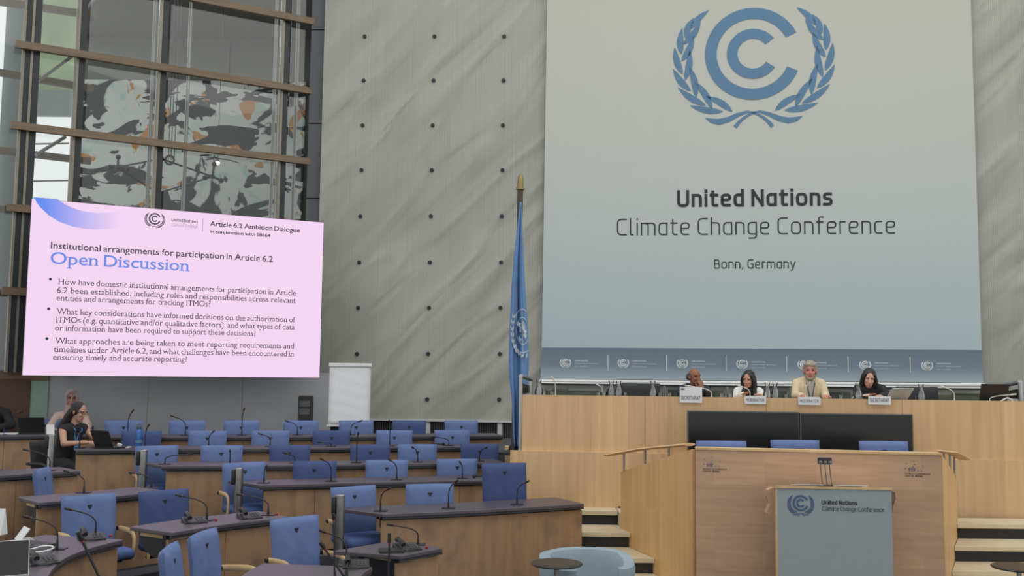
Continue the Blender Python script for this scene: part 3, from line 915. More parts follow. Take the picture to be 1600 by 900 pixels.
# lobby
lob = struct('wall_lobby', 'grey lobby wall seen through the glass front')
xl_, xr_ = aty(111, 300, 23.2).x, -1.0
MB().box(((xl_ + xr_) / 2, 23.35, 6), (xr_ - xl_, 0.3, 12)).build('panel', 'soffit', lob, False)
for x0 in (aty(290, 100, 23.1).x, aty(357, 100, 23.1).x):
    MB().box((x0, 23.19, 9.2), (0.02, 0.03, 1.6)).build('joint', 'mullion_dark', lob, False)
sf = struct('ceiling', 'grey lobby ceiling behind the glass front')
MB().prism([(xl_, 23.3), (xr_, 23.3), (xr_, 17.5), (-3.6, 17.5), (aty(111, 100, 17.6).x, 17.6)], 10.17, 10.42).build('slab', 'soffit', sf, False)
ml, mr = aty(118, 131, 23.1), aty(478, 121, 23.1)
mural = thing('wall_picture', 'huge canvas splashed with black, ochre and green paint in the lobby behind the glass', 'painting', ((ml.x + mr.x) / 2, 23.1, 3.0))
MB().box(((ml.x + mr.x) / 2, 23.13, (ml.z + mr.z) / 4 + 1.5), (mr.x - ml.x, 0.08, (ml.z + mr.z) / 2 - 3.0)).build('canvas', 'splash_canvas', mural, False)
gr = struct('trim_7', 'pale green soffit outside the glass front')
p = aty(30, 140, 30); q_ = aty(113, 150, 30)
MB().box(((p.x + q_.x) / 2, 31.5, p.z + 3), (q_.x - p.x, 3, 6)).build('soffit', 'garden_green', gr, False)
MB().box(((p.x + q_.x) / 2, 29.9, p.z - 0.45), (q_.x - p.x, 0.2, 0.8)).build('edge', 'concrete', gr, False)
pc = aty(22, 160, 18.0)
col_ = struct('trim_8', 'round pale grey column outside the glass front')
MB().lathe([(0.21, 0), (0.21, 12)], 32, (pc.x, pc.y, 0)).build('shaft', 'concrete', col_)
area('lobby_fill', (-7.5, 20.4, 9.9), (5, 3), 60)  # added fill lamp under the lobby ceiling, no visible fitting

# partition under the screen, brown door panel and pale green panel at the left edge
p1, p2 = aty(74, 640, 15.0), aty(517, 640, 16.35)
PT = Face2D((p1.x, p1.y, 0), (p2.x - p1.x, p2.y - p1.y, 0), UP)
part_ = struct('wall_partition', 'dark grey fabric partition below the big screen')
L = (p2 - p1).to_2d().length
zt = PT.uv(90, 578)[1]
for k in range(3):
    q = MB(); q.quadslab([PT.P(L * k / 3 + 0.003, 0.5), PT.P(L * (k + 1) / 3 - 0.003, 0.5), PT.P(L * (k + 1) / 3 - 0.003, zt), PT.P(L * k / 3 + 0.003, zt)], PT.n * -0.06)
    q.build('panel', 'grey_fabric', part_, False)
gp = struct('trim_9', 'pale green panel beside the brown board')
q = MB(); q.quadslab([PT.P(-0.24, 0.5, 0.02), PT.P(0.002, 0.5, 0.02), PT.P(0.002, PT.uv(70, 593)[1], 0.02), PT.P(-0.24, PT.uv(60, 593)[1], 0.02)], PT.n * -0.06); q.build('panel', 'pale_green', gp, False)
gp = struct('trim_10', 'dark brown timber board at the left edge')
q = MB(); q.quadslab([PT.P(-1.6, 0.5, 0.04), PT.P(-0.245, 0.5, 0.04), PT.P(-0.245, PT.uv(50, 592)[1], 0.04), PT.P(-1.6, PT.uv(50, 592)[1], 0.04)], PT.n * -0.06); q.build('panel', 'brown_board', gp, False)
q = MB(); q.quadslab([PT.P(-1.6, PT.uv(60, 595)[1], 0.03), PT.P(0.0, PT.uv(60, 595)[1], 0.03), PT.P(0.0, PT.uv(60, 580)[1], 0.03), PT.P(-1.6, PT.uv(60, 580)[1], 0.03)], PT.n * -0.1); q.build('cap', 'transom_wood', gp, False)

# ================================================================ SCREEN, BANNERS, STAGE OBJECTS
sl, sr = aty(42, 444, 13.6), aty(503, 473, 15.5)
SF = Face2D((sl.x, sl.y, 0), (sr.x - sl.x, sr.y - sl.y, 0), UP)
c4 = [SF.uv(*p) for p in ((34, 582), (499.5, 595), (506, 351), (50, 306))]
u0 = (c4[0][0] + c4[3][0]) / 2; u1 = (c4[1][0] + c4[2][0]) / 2
v0 = (c4[0][1] + c4[1][1]) / 2; v1 = (c4[2][1] + c4[3][1]) / 2
print('screen corners', c4)
scr = thing('video_screen', 'big bright pink presentation screen hung at left above the seats', 'screen', SF.P((u0 + u1) / 2, v0, 0))
q = MB(); q.quadslab([SF.P(u0, v0, -0.01), SF.P(u1, v0, -0.01), SF.P(u1, v1, -0.01), SF.P(u0, v1, -0.01)], SF.n * -0.12); q.build('housing', 'black_plastic', scr, False)
q = MB(); q.quadslab([SF.P(u0 + .005, v0 + .005), SF.P(u1 - .005, v0 + .005), SF.P(u1 - .005, v1 - .005), SF.P(u0 + .005, v1 - .005)], SF.n * -0.008); q.build('slide', 'slide_pink', scr, False)
def sline(s, l, r, cap, weight=0.0, serif=False, just=None, capf=CAPF):
    a = SF.uv(*l); b_ = SF.uv(*r)
    D = onplane(l[0], l[1], SF.o, SF.n).y
    return (s, (a[0], (a[1] + b_[1]) / 2), b_[0] - a[0], cap / capf * D / FPX, weight, serif, just)
def sstroke(face, s, l, r, cap, th, name, mat, par):
    a = face.uv(*l); b_ = face.uv(*r); D = onplane(l[0], l[1], face.o, face.n).y
    return stroke_text(face, s, (a[0], (a[1] + b_[1]) / 2), b_[0] - a[0], cap * D / FPX, th, name, mat, par)
text(SF, [sline('Institutional arrangements for participation in Article 6.2', (79.4, 386), (426, 411.5), 10.2, 0.012, False, 'nat')], 'heading', 'slide_dark', scr)
text(SF, [sline('Open Discussion', (78.6, 410), (296, 425.5), 18.5, 0.006, True, 'nat')], 'title', 'slide_blue', scr)
B_ = [('How have domestic institutional arrangements for participation in Article', (90.7, 441), (462, 464.6), 1),
      ('6.2 been established, including roles and responsibilities across relevant', (89, 453.8), (461.5, 477), 1),
      ('entities and arrangements for tracking ITMOs?', (88.4, 467.5), (328.5, 481), 'nat'),
      ('What key considerations have informed decisions on the authorization of', (88, 487.7), (460.8, 506.3), 1),
      ('ITMOs (e.g. quantitative and/or qualitative factors), and what types of data', (87, 500.5), (460, 518), 1),
      ('or information have been required to support these decisions?', (86, 513.8), (399, 527.4), 'nat'),
      ('What approaches are being taken to meet reporting requirements and', (85.4, 533.5), (459, 547.4), 1),
      ('timelines under Article 6.2, and what challenges have been encountered in', (84, 546.2), (459, 560.4), 1),
      ('ensuring timely and accurate reporting?', (83, 560), (292, 567.5), 'nat')]
text(SF, [sline(s, l, r, 9.0, 0.0, True, j) for s, l, r, j in B_], 'bullet_lettering', 'slide_dark', scr)
mb = MB()
for x, y in ((78.8, 436), (76, 482.5), (73.3, 529)):
    u, v = SF.uv(x, y)
    mb.rings([[SF.P(u + 0.02 * math.cos(a), v + 0.02 * math.sin(a), n) for a in [j * math.pi / 6 for j in range(12)]] for n in (0.001, 0.004)])
mb.build('bullet_dots', 'slide_dark', scr, False)
u, v = SF.uv(241.9, 342)
emblem(SF, (u, v), 9.3 * 14.3 / FPX, 'emblem', 'slide_dark', scr)
sstroke(SF, 'United Nations', (268, 345.4), (309, 349.2), 4.6, 0.17, 'header_lettering', 'slide_dark', scr)
sstroke(SF, 'Climate Change', (268, 353.2), (309, 356.8), 4.6, 0.1, 'header_lettering', 'slide_grey', scr)
text(SF, [sline('Article 6.2 Ambition Dialogue', (328, 351.2), (468.4, 364.6), 7.0, 0.018, False, 'nat')], 'header_lettering', 'slide_dark', scr)
text(SF, [sline('in conjunction with SBI 64', (328, 362.8), (422.4, 371.4), 4.9, 0.025, False, 'nat')], 'header_lettering', 'slide_dark', scr)
q = MB(); a = SF.uv(317, 341.5); b_ = SF.uv(316.6, 362.5)
q.bar(SF.P(a[0], a[1], 0.004), SF.P(a[0], b_[1], 0.004), 0.008, 0.003, SF.n); q.build('divider', 'slide_grey', scr, False)
outer = [(52, 308), (62, 323), (75.6, 336), (92, 346.5), (113, 353.8), (132, 357.5), (151, 358.6), (170, 357.8), (190, 355)]
inner = [(90, 311), (97, 316.5), (104, 320.5), (113, 324.5), (126, 329), (140, 331.8), (155, 332.8), (172, 332), (190, 329)]
bmx = bmesh.new()
O_ = [bmx.verts.new((*SF.uv(*p), 0.003)) for p in outer]; I_ = [bmx.verts.new((*SF.uv(*p), 0.003)) for p in inner]
for k in range(len(O_) - 1): bmx.faces.new((O_[k], O_[k + 1], I_[k + 1], I_[k]))
c0, c1 = O_[0].co.copy(), I_[0].co.copy()
bmx.transform(Matrix.Translation((-c0.x, -c0.y, 0)))
me = bpy.data.meshes.new('sweep'); bmx.to_mesh(me); bmx.free()
o = mkobj('blue_sweep', me, 'slide_sweep', None, False)
o.parent = scr
o.matrix_basis = wm(scr).inverted() @ SF.M @ Matrix.Translation((c0.x, c0.y, 0))

# ---- banner on the back wall
BN = Face2D(BW.P(0, 0, 0.12), BW.u, UP)
ban = thing('wall_banner', 'huge pale hanging banner with blue wreath emblem and conference title', 'banner', BN.P(BN.uv(1190, 545)[0], BN.uv(1190, 545)[1], 0))
bl, br = BN.uv(846.5, 545), BN.uv(1534, 548)
tl = BN.uv(855, 0); tr = BN.uv(1517, 0)
ex = 0.12
TL = (tl[0] + (tl[0] - bl[0]) * ex, tl[1] + (tl[1] - bl[1]) * ex); TR = (tr[0] + (tr[0] - br[0]) * ex, tr[1] + (tr[1] - br[1]) * ex)
q = MB(); q.quadslab([BN.P(*bl), BN.P(*br), BN.P(*TR), BN.P(*TL)], BN.n * -0.01); q.build('cloth', 'banner_cloth', ban, False)
def bline(s, l, r, cap, weight, face=BN):
    a = face.uv(*l); b_ = face.uv(*r); D = onplane(l[0], l[1], face.o, face.n).y
    return (s, (a[0], (a[1] + b_[1]) / 2), b_[0] - a[0], cap / 0.727 * D / FPX, weight, False, 'nat' if ' ' in s else None)
sstroke(BN, 'United Nations', (1058, 323.5), (1301, 321.5), 27, 0.17, 'title_lettering', 'banner_ink', ban)
sstroke(BN, 'Climate Change Conference', (964, 367.5), (1399, 365.5), 26.5, 0.075, 'title_lettering', 'banner_ink', ban)
sstroke(BN, 'Bonn, Germany', (1116, 420), (1243, 419), 14.5, 0.1, 'place_lettering', 'banner_ink', ban)
u, v = BN.uv(1176.5, 84)
emblem(BN, (u, v), 75.6 * onplane(1176, 84, BN.o, BN.n).y / FPX, 'wreath_emblem', 'emblem_blue', ban)
# ---- the blue strip banner beneath it
BS = Face2D(BW.P(0, 0, 0.15), BW.u, UP)
strip = thing('strip_banner', 'low blue-grey strip banner of seven small emblems under the big banner', 'banner', BS.P(BS.uv(1190, 595)[0], BS.uv(1190, 595)[1], 0))
cs = [BS.uv(844.5, 592), BS.uv(1536, 598), BS.uv(1534.5, 547), BS.uv(847, 543)]
q = MB(); q.quadslab([BS.P(*c) for c in cs], BS.n * -0.01); q.build('cloth', 'banner_hem', strip, False)
a = BS.uv(843, 595.5); b_ = BS.uv(1539, 602)
MB().tube([BS.P(a[0], a[1]), BS.P(b_[0], b_[1])], 0.03, 12).build('hem_tube', 'white_gloss', strip)
for i, (x, y) in enumerate(((883.5, 566), (974, 566.5), (1066, 567), (1159.5, 568), (1255, 569), (1351.5, 569.5), (1448.5, 570.5))):
    u, v = BS.uv(x, y); k = onplane(x, y, BS.o, BS.n).y / FPX
    emblem(BS, (u, v), 5.4 * k, 'emblem', 'print_white', strip)
    stroke_text(BS, 'United Nations', (u + 14.5 * k, v + 1.6 * k), 20.5 * k, 2.1 * k, 0.17, 'lettering', 'print_white', strip)
    stroke_text(BS, 'Climate Change Conference', (u + 14.5 * k, v - 2.6 * k), 36 * k, 2.1 * k, 0.09, 'lettering', 'print_white', strip)
    stroke_text(BS, 'Bonn, Germany', (u + 14.5 * k, v - 7.2 * k), 20.5 * k, 1.9 * k, 0.1, 'lettering', 'print_white', strip)
for x in (950, 1041.5, 1134.5, 1229, 1325, 1422):
    u, v = BS.uv(x, 567 + (x - 950) * 0.006); k = 15.6 / FPX
    q = MB(); q.bar(BS.P(u, v - 12 * k, 0.004), BS.P(u, v + 12 * k, 0.004), 0.9 * k, 0.004, BS.n); q.build('divider', 'print_white', strip, False)

# ---- balustrade behind the panel
ba, bb = aty(846, 602, 14.0), aty(1540, 603.5, 13.4)
BF = Face2D((ba.x, ba.y, 0), (bb.x - ba.x, bb.y - ba.y, 0), UP)
bal = thing('balustrade', 'steel and tinted glass balustrade behind the panel below the strip banner', 'railing', BF.P((bb - ba).length / 2, 1.18, 0))
L = (bb - ba).to_2d().length; zr = (ba.z + bb.z) / 2
MB().tube([BF.P(0, zr), BF.P(L, zr)], 0.024, 12).build('handrail', 'steel', bal)
npst = 8
for k in range(npst):
    u = L * k / (npst - 1)
    MB().tube([BF.P(u, 1.18, -0.03), BF.P(u, zr, -0.0)], 0.02, 10).build('post', 'steel', bal)
    if k < npst - 1:
        q = MB(); w_ = L / (npst - 1); q.quadslab([BF.P(u + .05, 1.24), BF.P(u + w_ - .05, 1.24), BF.P(u + w_ - .05, zr - 0.07), BF.P(u + .05, zr - 0.07)], BF.n * -0.012); q.build('pane', 'balustrade_glass', bal, False)
def end_rail(pts, drops, label, base_z, first_z=None):
    P = [aty(*p) for p in pts]
    t = thing('guard_rail', label, 'railing', (P[0].x, P[0].y, base_z))
    MB().tube(P, 0.028, 10).build('handrail', 'steel', t)
    for i in drops:
        MB().tube([(P[i].x, P[i].y, first_z if first_z and i == 0 else base_z), tuple(P[i])], 0.026, 10).build('post', 'steel', t)
    q = MB(); a, b_ = P[0].copy(), P[-1].copy()
    q.quadslab([Vector((a.x, a.y, 1.975)), Vector((b_.x, b_.y, 1.975)), Vector((b_.x, b_.y, b_.z - .08)), Vector((a.x, a.y, a.z - .08))], (0, 0.01, 0)); q.build('pane', 'balustrade_glass', t, False)
end_rail([(813.8, 588, 12.01), (822, 590, 12.35), (829, 593, 12.7)], (0, 2), 'steel guard rail at the left end of the stage beside the flag', 1.18, 1.30)
end_rail([(1594, 597, 12.2), (1580, 600, 12.6), (1566, 602.5, 13.0)], (0, 2), 'short steel guard rail at the right end of the stage', 1.18)

# ---- flag on its pole
fb, ft = aty(803, 700, 12.95), aty(813, 297, 12.95)
fb.z = 1.18
fl_ = thing('flag_pole', 'tall dark flagpole with brass tip holding a furled light blue flag', 'flag', (fb.x, 12.95, 1.18))
MB().tube([fb, ft], 0.04, 14).build('pole', 'pole_brown', fl_)
tp = ft + (ft - fb).normalized() * 0.005; ax = (ft - fb).normalized()
MB().tube([tp, tp + ax * 0.02, tp + ax * 0.021, tp + ax * 0.14, tp + ax * 0.19, tp + ax * 0.2], [0.06, 0.06, 0.042, 0.042, 0.03, 0.012], 14).build('finial', 'brass', fl_)
MB().lathe([(0.2, 1.18), (0.2, 1.21), (0.07, 1.24), (0.06, 1.3)], 20, (fb.x, 12.95, 0)).build('base', 'dark_metal', fl_)
FLAG = [(316, 812.5, 815), (345, 809.5, 816), (400, 803, 818), (450, 799.5, 820.5), (500, 797, 824), (560, 795, 826.5), (590, 796, 825.5), (620, 799.5, 822), (650, 801, 818), (680, 802, 815), (698, 804, 812)]
def flag_x(y):
    for (y0, a0, b0), (y1, a1, b1) in zip(FLAG[:-1], FLAG[1:]):
        if y0 <= y <= y1:
            t = (y - y0) / (y1 - y0); return a0 + (a1 - a0) * t, b0 + (b1 - b0) * t
    return FLAG[-1][1:]
def flag_pt(s, y, lift=0.0):
    a, b_ = flag_x(y)
    k = min(1, (y - 300) / 160)
    D = 12.86 - lift + 0.05 * k * math.sin(s * 10.5 + y * 0.006) + 0.016 * k * math.sin(s * 26 + 1)
    return aty(a + (b_ - a) * s, y, D)
mb = MB(); bm_ = mb.bm
nu, nv = 44, 60
gv = [[bm_.verts.new(flag_pt(i / nu, 316 + 382 * j / nv)) for i in range(nu + 1)] for j in range(nv + 1)]
for j in range(nv):
    for i in range(nu):
        bm_.faces.new((gv[j][i], gv[j][i + 1], gv[j + 1][i + 1], gv[j + 1][i]))
fc = mb.build('flag_cloth', 'flag_blue', fl_, True, recalc=False)
so = fc.modifiers.new('thick', 'SOLIDIFY'); so.thickness = 0.006; so.offset = 0
# white globe and laurel marks lying on the folds
def on_flag(poly):
    return [flag_pt(s, y, 0.05) for s, y in poly]
mb = MB(); bm_ = mb.bm
def fpoly(ps):
    bm_.faces.new([bm_.verts.new(p) for p in on_flag(ps)])
fc_x, fc_y, rx, ry = 0.72, 517, 0.56, 34
def fline(cs, wd):
    for (s0, y0), (s1, y1) in zip(cs[:-1], cs[1:]):
        d = Vector((s1 - s0, (y1 - y0) / 60)); n = Vector((-d.y, d.x)).normalized() * wd
        if max(s0, s1) > 0.99 or min(s0, s1) < 0.01: continue
        fpoly([(s0 + n.x, y0 + n.y * 60), (s1 + n.x, y1 + n.y * 60), (s1 - n.x, y1 - n.y * 60), (s0 - n.x, y0 - n.y * 60)])
for f in (1.0, 0.62):
    fline([(fc_x + rx * f * math.cos(t), fc_y + ry * f * math.sin(t)) for t in [2 * math.pi * k / 40 for k in range(41)]], 0.012)
fline([(fc_x - rx, fc_y), (fc_x + rx, fc_y)], 0.01); fline([(fc_x, fc_y - ry), (fc_x, fc_y + ry)], 0.01)
fline([(0.42, fc_y - 12), (0.6, fc_y - 8), (0.58, fc_y + 2)], 0.06); fline([(0.72, fc_y - 14), (0.88, fc_y + 4), (0.8, fc_y + 10)], 0.08); fline([(0.5, fc_y + 10), (0.62, fc_y + 16)], 0.05)
for k in range(9):
    t = math.pi * (0.55 + 0.075 * k)
    s0, y0 = fc_x + rx * 1.12 * math.cos(t), fc_y + ry * 1.25 * math.sin(t)
    if s0 < 0.03: s0 = 0.03
    for ds, dy in ((-0.02, -9), (0.14, -7)):
        s1, y1 = max(0.02, s0 + ds), y0 + dy
        mx_, my_ = (s0 + s1) / 2, (y0 + y1) / 2
        fpoly([(s0, y0), (mx_ + 0.05, my_ + 1.5), (s1, y1), (max(0.015, mx_ - 0.05), my_ - 1.5)])
for k in range(4):
    t = math.pi * (0.42 - 0.06 * k); s0, y0 = fc_x + rx * 0.9 * math.cos(t), fc_y + ry * 1.3 * math.sin(t)
    if s0 < 0.88: fpoly([(s0, y0), (s0 + 0.07, y0 - 2), (min(0.98, s0 + 0.1), y0 - 9), (s0 + 0.0, y0 - 5)])
mb.build('flag_emblem', 'flag_white', fl_, False, recalc=False)

# ---- two black monitors on the podium
def monitor(pxl, pxr, yl, yr, Dl, Dr, label):
    a = aty(pxl, yl, Dl); b_ = aty(pxr, yr, Dr)
    u = Vector((b_.x - a.x, b_.y - a.y, 0)); W = u.length; u.normalize(); n = u.cross(UP).normalized()
    F = Face2D((a.x, a.y, 0), u, UP); zt = (a.z + b_.z) / 2; H = W * 0.575
    t = thing('monitor', label, 'screen', F.P(W / 2, 0.66, -0.05), 0, 'monitors on the podium')
    q = MB(); q.quadslab([F.P(0, zt - H), F.P(W, zt - H), F.P(W, zt), F.P(0, zt)], F.n * -0.06); q.build('bezel', 'screen_bezel', t, False, bevel=0.004)
    q = MB(); q.quadslab([F.P(.014, zt - H + .014, .004), F.P(W - .014, zt - H + .014, .004), F.P(W - .014, zt - .014, .004), F.P(.014, zt - .014, .004)], F.n * -0.01); q.build('display', 'screen_black', t, False)
    q = MB(); q.quadslab([F.P(W / 2 - .06, 0.66, -.062), F.P(W / 2 + .06, 0.66, -.062), F.P(W / 2 + .06, zt - .2, -.062), F.P(W / 2 - .06, zt - .2, -.062)], F.n * -0.04); q.build('stand', 'dark_metal', t, False)
    q = MB(); q.quadslab([F.P(W / 2 - .3, 0.661, .1), F.P(W / 2 + .3, 0.661, .1), F.P(W / 2 + .3, 0.68, .1), F.P(W / 2 - .3, 0.68, .1)], F.n * -0.3); q.build('foot', 'dark_metal', t, False)
monitor(1074, 1249, 640.5, 644.5, 11.35, 11.28, 'left one of two wide black monitors standing behind the podium')
monitor(1250, 1426.5, 644.5, 648, 11.27, 11.2, 'right one of two wide black monitors standing behind the podium')

# ---- lectern with printed front, side brackets, papers and a three-headed microphone
ll, lr = aty(1212.5, 800, 8.75), aty(1394.5, 800, 8.68)
LF = Face2D((ll.x, ll.y, 0), (lr.x - ll.x, lr.y - ll.y, 0), UP)
W = (lr - ll).to_2d().length; zt = (LF.uv(1212, 757)[1] + LF.uv(1394, 761)[1]) / 2
lec = thing('lectern', 'lectern with pale grey-blue printed front panel and wooden edges before the podium', 'lectern', LF.P(W / 2, 0, -0.25))
q = MB(); q.quadslab([LF.P(0.012, 0.0), LF.P(W - .004, 0.0), LF.P(W - .004, zt - .028), LF.P(0.012, zt - .028)], LF.n * -0.02); q.build('front_panel', 'lectern_panel', lec, False)
q = MB(); q.quadslab([LF.P(0.0, zt - .028, .01), LF.P(W, zt - .028, .01), LF.P(W, zt - .004, .01), LF.P(0, zt - .004, .01)], LF.n * -0.45 + UP * -0.054); q.build('sloped_top', 'light_wood', lec, False)
q = MB(); q.quadslab([LF.P(0, 0, 0), LF.P(.0115, 0, 0), LF.P(.0115, zt - .028, 0), LF.P(0, zt - .028, 0)], LF.n * -0.02); q.build('edge_strip', 'light_wood', lec, False)
for u0_, u1_ in ((0.06, 0.08), (W - .08, W - .06)):
    q = MB(); q.quadslab([LF.P(u0_, 0, -.021), LF.P(u1_, 0, -.021), LF.P(u1_, zt - .07, -.021), LF.P(u0_, zt - .07, -.021)], LF.n * -0.36); q.build('side_panel', 'light_wood', lec, False)
for sgn, u_ in ((-1, 0.0), (1, W + .012)):
    q = MB()
    prof = [(0, 0.02), (0.05, 0.0), (0.055, -0.06), (0.03, -0.12), (0.06 if sgn < 0 else 0.02, -0.2), (0.03, -0.22), (0, -0.2)]
    q.rings([[LF.P(u_ + sgn * a, zt - .06 + b_, -0.12 - d) for a, b_ in prof] for d in (0, 0.1)]); q.build('bracket', 'transom_wood' if sgn > 0 else 'beech_podium_front', lec, False)
u, v = LF.uv(1251, 786)
emblem(LF, (u, v), 12.2 * 8.7 / FPX, 'emblem', 'emblem_navy', lec)
sstroke(LF, 'United Nations', (1284, 788.3), (1339, 788.9), 6.6, 0.17, 'lettering', 'ink', lec)
sstroke(LF, 'Climate Change Conference', (1284.5, 798.3), (1381, 799.7), 6.6, 0.1, 'lettering', 'ink', lec)
for (x0, x1), lb in (((1247, 1286), 'white sheet of paper lying on the lectern top, left of the microphone'), ((1316, 1356), 'white sheet of paper lying on the lectern top, right of the microphone')):
    a, b_ = LF.uv(x0, 756)[0], LF.uv(x1, 757)[0]
    sl_ = -UP * 0.06 / 0.5
    q = MB(); q.quadslab([LF.P(a, zt + 0.003, 0.006), LF.P(b_, zt + 0.003, 0.006), LF.P(b_, zt - .033, -.30), LF.P(a, zt - .033, -.30)], UP * 0.006)
    o = q.build('paper_sheet', 'paper', None, False); tag(o, lb, 'paper', 'papers on the lectern')
mbase = LF.P(LF.uv(1298, 757)[0], zt - .03, -0.2)
mic3 = thing('lectern_microphone', 'grey three-headed gooseneck microphone rising from the lectern', 'microphone', tuple(mbase))
for x_ in (-0.04, 0.0, 0.04):
    a = mbase + LF.u * (x_ + 0.02); b_ = mbase + LF.u * x_ + UP * 0.2
    MB().tube([a, (a + b_) / 2 + LF.n * -0.01, b_], 0.0045, 6).build('gooseneck', 'key_grey', mic3)
    MB().ell(b_ + UP * 0.012 + LF.n * 0.01, (0.02, 0.03, 0.018)).build('microphone_head', 'key_grey', mic3)
q = MB(); q.box((0, 0, 0), (0.125, 0.06, 0.03), Matrix.Translation(mbase + UP * 0.225) @ LF.M.to_3x3().to_4x4(), 0.012); q.build('bracket', 'dark_metal', mic3)
MB().tube([mbase + UP * -0.012, mbase + UP * 0.012], 0.07, 16).build('base', 'dark_metal', mic3)

# ================================================================ CHAIRS
def make_chair(fabric, seatf, arm='light_wood', h=0.935, mark=True):
    t = thing('conference_chair', '', 'chair')
    q = MB()
    b2 = bmesh.new()
    bmesh.ops.create_grid(b2, x_segments=12, y_segments=12, size=0.5)
    # padded back: bulged front and back sheets joined at a rounded rim
    rows_f, rows_b = [], []
    W, z0 = 0.515, 0.43
    n = 20
    for j in range(n + 1):
        v = j / n
        z = z0 + (h - z0) * v
        rf, rb = [], []
        for i in range(n + 1):
            u_ = i / n
            rim = min(1.0, min(u_, 1 - u_) * 5.5) ; rim = rim * (2 - rim); r2 = min(1.0, min(v, 1 - v) * 7); r2 = r2 * (2 - r2)
            th = 0.042 * math.sqrt(max(0.0, rim * r2)) + 0.003
            x = (u_ - 0.5) * W * (0.965 + 0.035 * v)
            yc = 0.20 + 0.05 * v + 0.03 * (2 * u_ - 1) ** 2 * -1 - 0.012 * math.sin(v * math.pi)
            wr = 0.003 * math.sin(u_ * 23 + v * 9) * math.sin(v * 11)
            rf.append((x, yc - th + wr, z)); rb.append((x, yc + th, z))
        rows_f.append(rf); rows_b.append(rb)
    b2.free()
    bm = q.bm
    F = [[bm.verts.new(p) for p in r] for r in rows_f]; B = [[bm.verts.new(p) for p in r] for r in rows_b]
    for j in range(n):
        for i in range(n):
            bm.faces.new((F[j][i], F[j][i + 1], F[j + 1][i + 1], F[j + 1][i])); bm.faces.new((B[j][i], B[j + 1][i], B[j + 1][i + 1], B[j][i + 1]))
    for k in range(n):
        bm.faces.new((F[0][k], B[0][k], B[0][k + 1], F[0][k + 1])); bm.faces.new((F[n][k], F[n][k + 1], B[n][k + 1], B[n][k]))
        bm.faces.new((F[k][0], F[k + 1][0], B[k + 1][0], B[k][0])); bm.faces.new((F[k][n], B[k][n], B[k + 1][n], F[k + 1][n]))
    back = q.build('backrest', fabric, t)
    if mark:
        zc = h - 0.105; yc = 0.20 + 0.05 * (zc - z0) / (h - z0) - 0.012 * math.sin((zc - z0) / (h - z0) * math.pi)
        for sg in (-1, 1):
            m = MB(); y_ = yc + sg * 0.0465
            m.rings([[(-0.024, y_, zc + 0.018), (0.024, y_, zc + 0.018), (0.004, y_, zc - 0.026), (-0.004, y_, zc - 0.026)], [(-0.024, y_ + sg * .004, zc + 0.018), (0.024, y_ + sg * .004, zc + 0.018), (0.004, y_ + sg * .004, zc - 0.026), (-0.004, y_ + sg * .004, zc - 0.026)]])
            m.build('triangle_mark', 'black_plastic', back, False)
    MB().box((0, -0.03, 0.43), (0.50, 0.50, 0.095), None, 0.04, 3).build('seat', seatf, t)
    MB().box((0, 0.0, 0.365), (0.34, 0.34, 0.03)).tube([(0, 0.2, 0.365), (0, 0.25, 0.40), (0, 0.262, 0.55)], 0.025, 8).build('seat_frame', 'dark_metal', t)
    for s in (-1, 1):
        x = s * 0.285
        P = [(x, -0.12, 0.36), (x, -0.145, 0.46), (x, -0.15, 0.52)] + arc_pts((x, -0.15, 0.52), (x, -0.15, 0.605), (x, -0.04, 0.61), 5)[1:] + [(x, 0.06, 0.61), (x, 0.17, 0.605)]
        a_ = MB().tube(P, 0.027, 8, True, (1.0, 0.42) if False else (0.95, 0.45)).build('armrest', arm, t)
        MB().box((x, 0.185, 0.605), (0.045, 0.05, 0.035), None, 0.008).build('arm_cap', 'black_plastic', a_)
        MB().box((s * 0.24, -0.1, 0.365), (0.1, 0.05, 0.02)).build('arm_bracket', 'dark_metal', a_)
    MB().tube([(0, 0, 0.06), (0, 0, 0.35)], 0.032, 12).build('column', 'black_plastic', t)
    for k in range(5):
        a = 2 * math.pi * k / 5 + 0.3
        l = MB().tube([(0, 0, 0.10), (0.29 * math.cos(a), 0.29 * math.sin(a), 0.065)], [0.03, 0.018], 8).build('leg', 'black_plastic', t)
        MB().ell((0.29 * math.cos(a), 0.29 * math.sin(a), 0.03), (0.022, 0.022, 0.03), None, 10, 6).build('caster', 'black_plastic', l)
    return t
CH = {'b': make_chair('blue_fabric', 'seat_blue'), 'n': make_chair('navy_fabric', 'navy_fabric'), 'x': make_chair('black_fabric', 'black_fabric', 'black_plastic', 0.93, False), 't': make_chair('navy_fabric', 'navy_fabric', h=1.13)}
USED = set()
def chair(kind, loc, rz, label, group='blue chairs of the hall', low=1.0):
    if kind not in USED:
        USED.add(kind); c = CH[kind]
        c.location = loc; c.rotation_euler = (0, 0, rz); c['label'] = label; c['group'] = group
    else:
        c = dup(CH[kind], loc, rz, label, group)
    c.scale = (1, 1, low)
    return c
ROWN = {'R5': 'rearmost row', 'R4': 'second row from the rear', 'R3': 'middle row', 'R2': 'second row from the front', 'R1': 'front row'}
def row_chairs(key, lst, back=0.5):
    pl, z, tier_ = ROWS[key]
    for i, (x, k, tw) in enumerate(lst):
        p = at_row(key, x, back)
        d = (pl[-1] - pl[0])
        col = {'b': 'blue', 'n': 'dark blue', 't': 'dark blue'}[k]
        extra = {0: 'leftmost', len(lst) - 1: 'rightmost'}.get(i, ORD[i] + ' from left')
        chair(k, (p.x, p.y, TZ[tier_]), math.atan2(d.y, d.x) * 0.6 + R(tw), '%s chair, %s in the %s' % (col, extra, ROWN[key]))
row_chairs('R5', [(190.5, 'b', 3), (288.5, 'b', -2), (376, 'b', 2), (469.5, 'b', 0), (558, 'b', 3), (639.5, 'n', -3), (723, 'b', 0)])
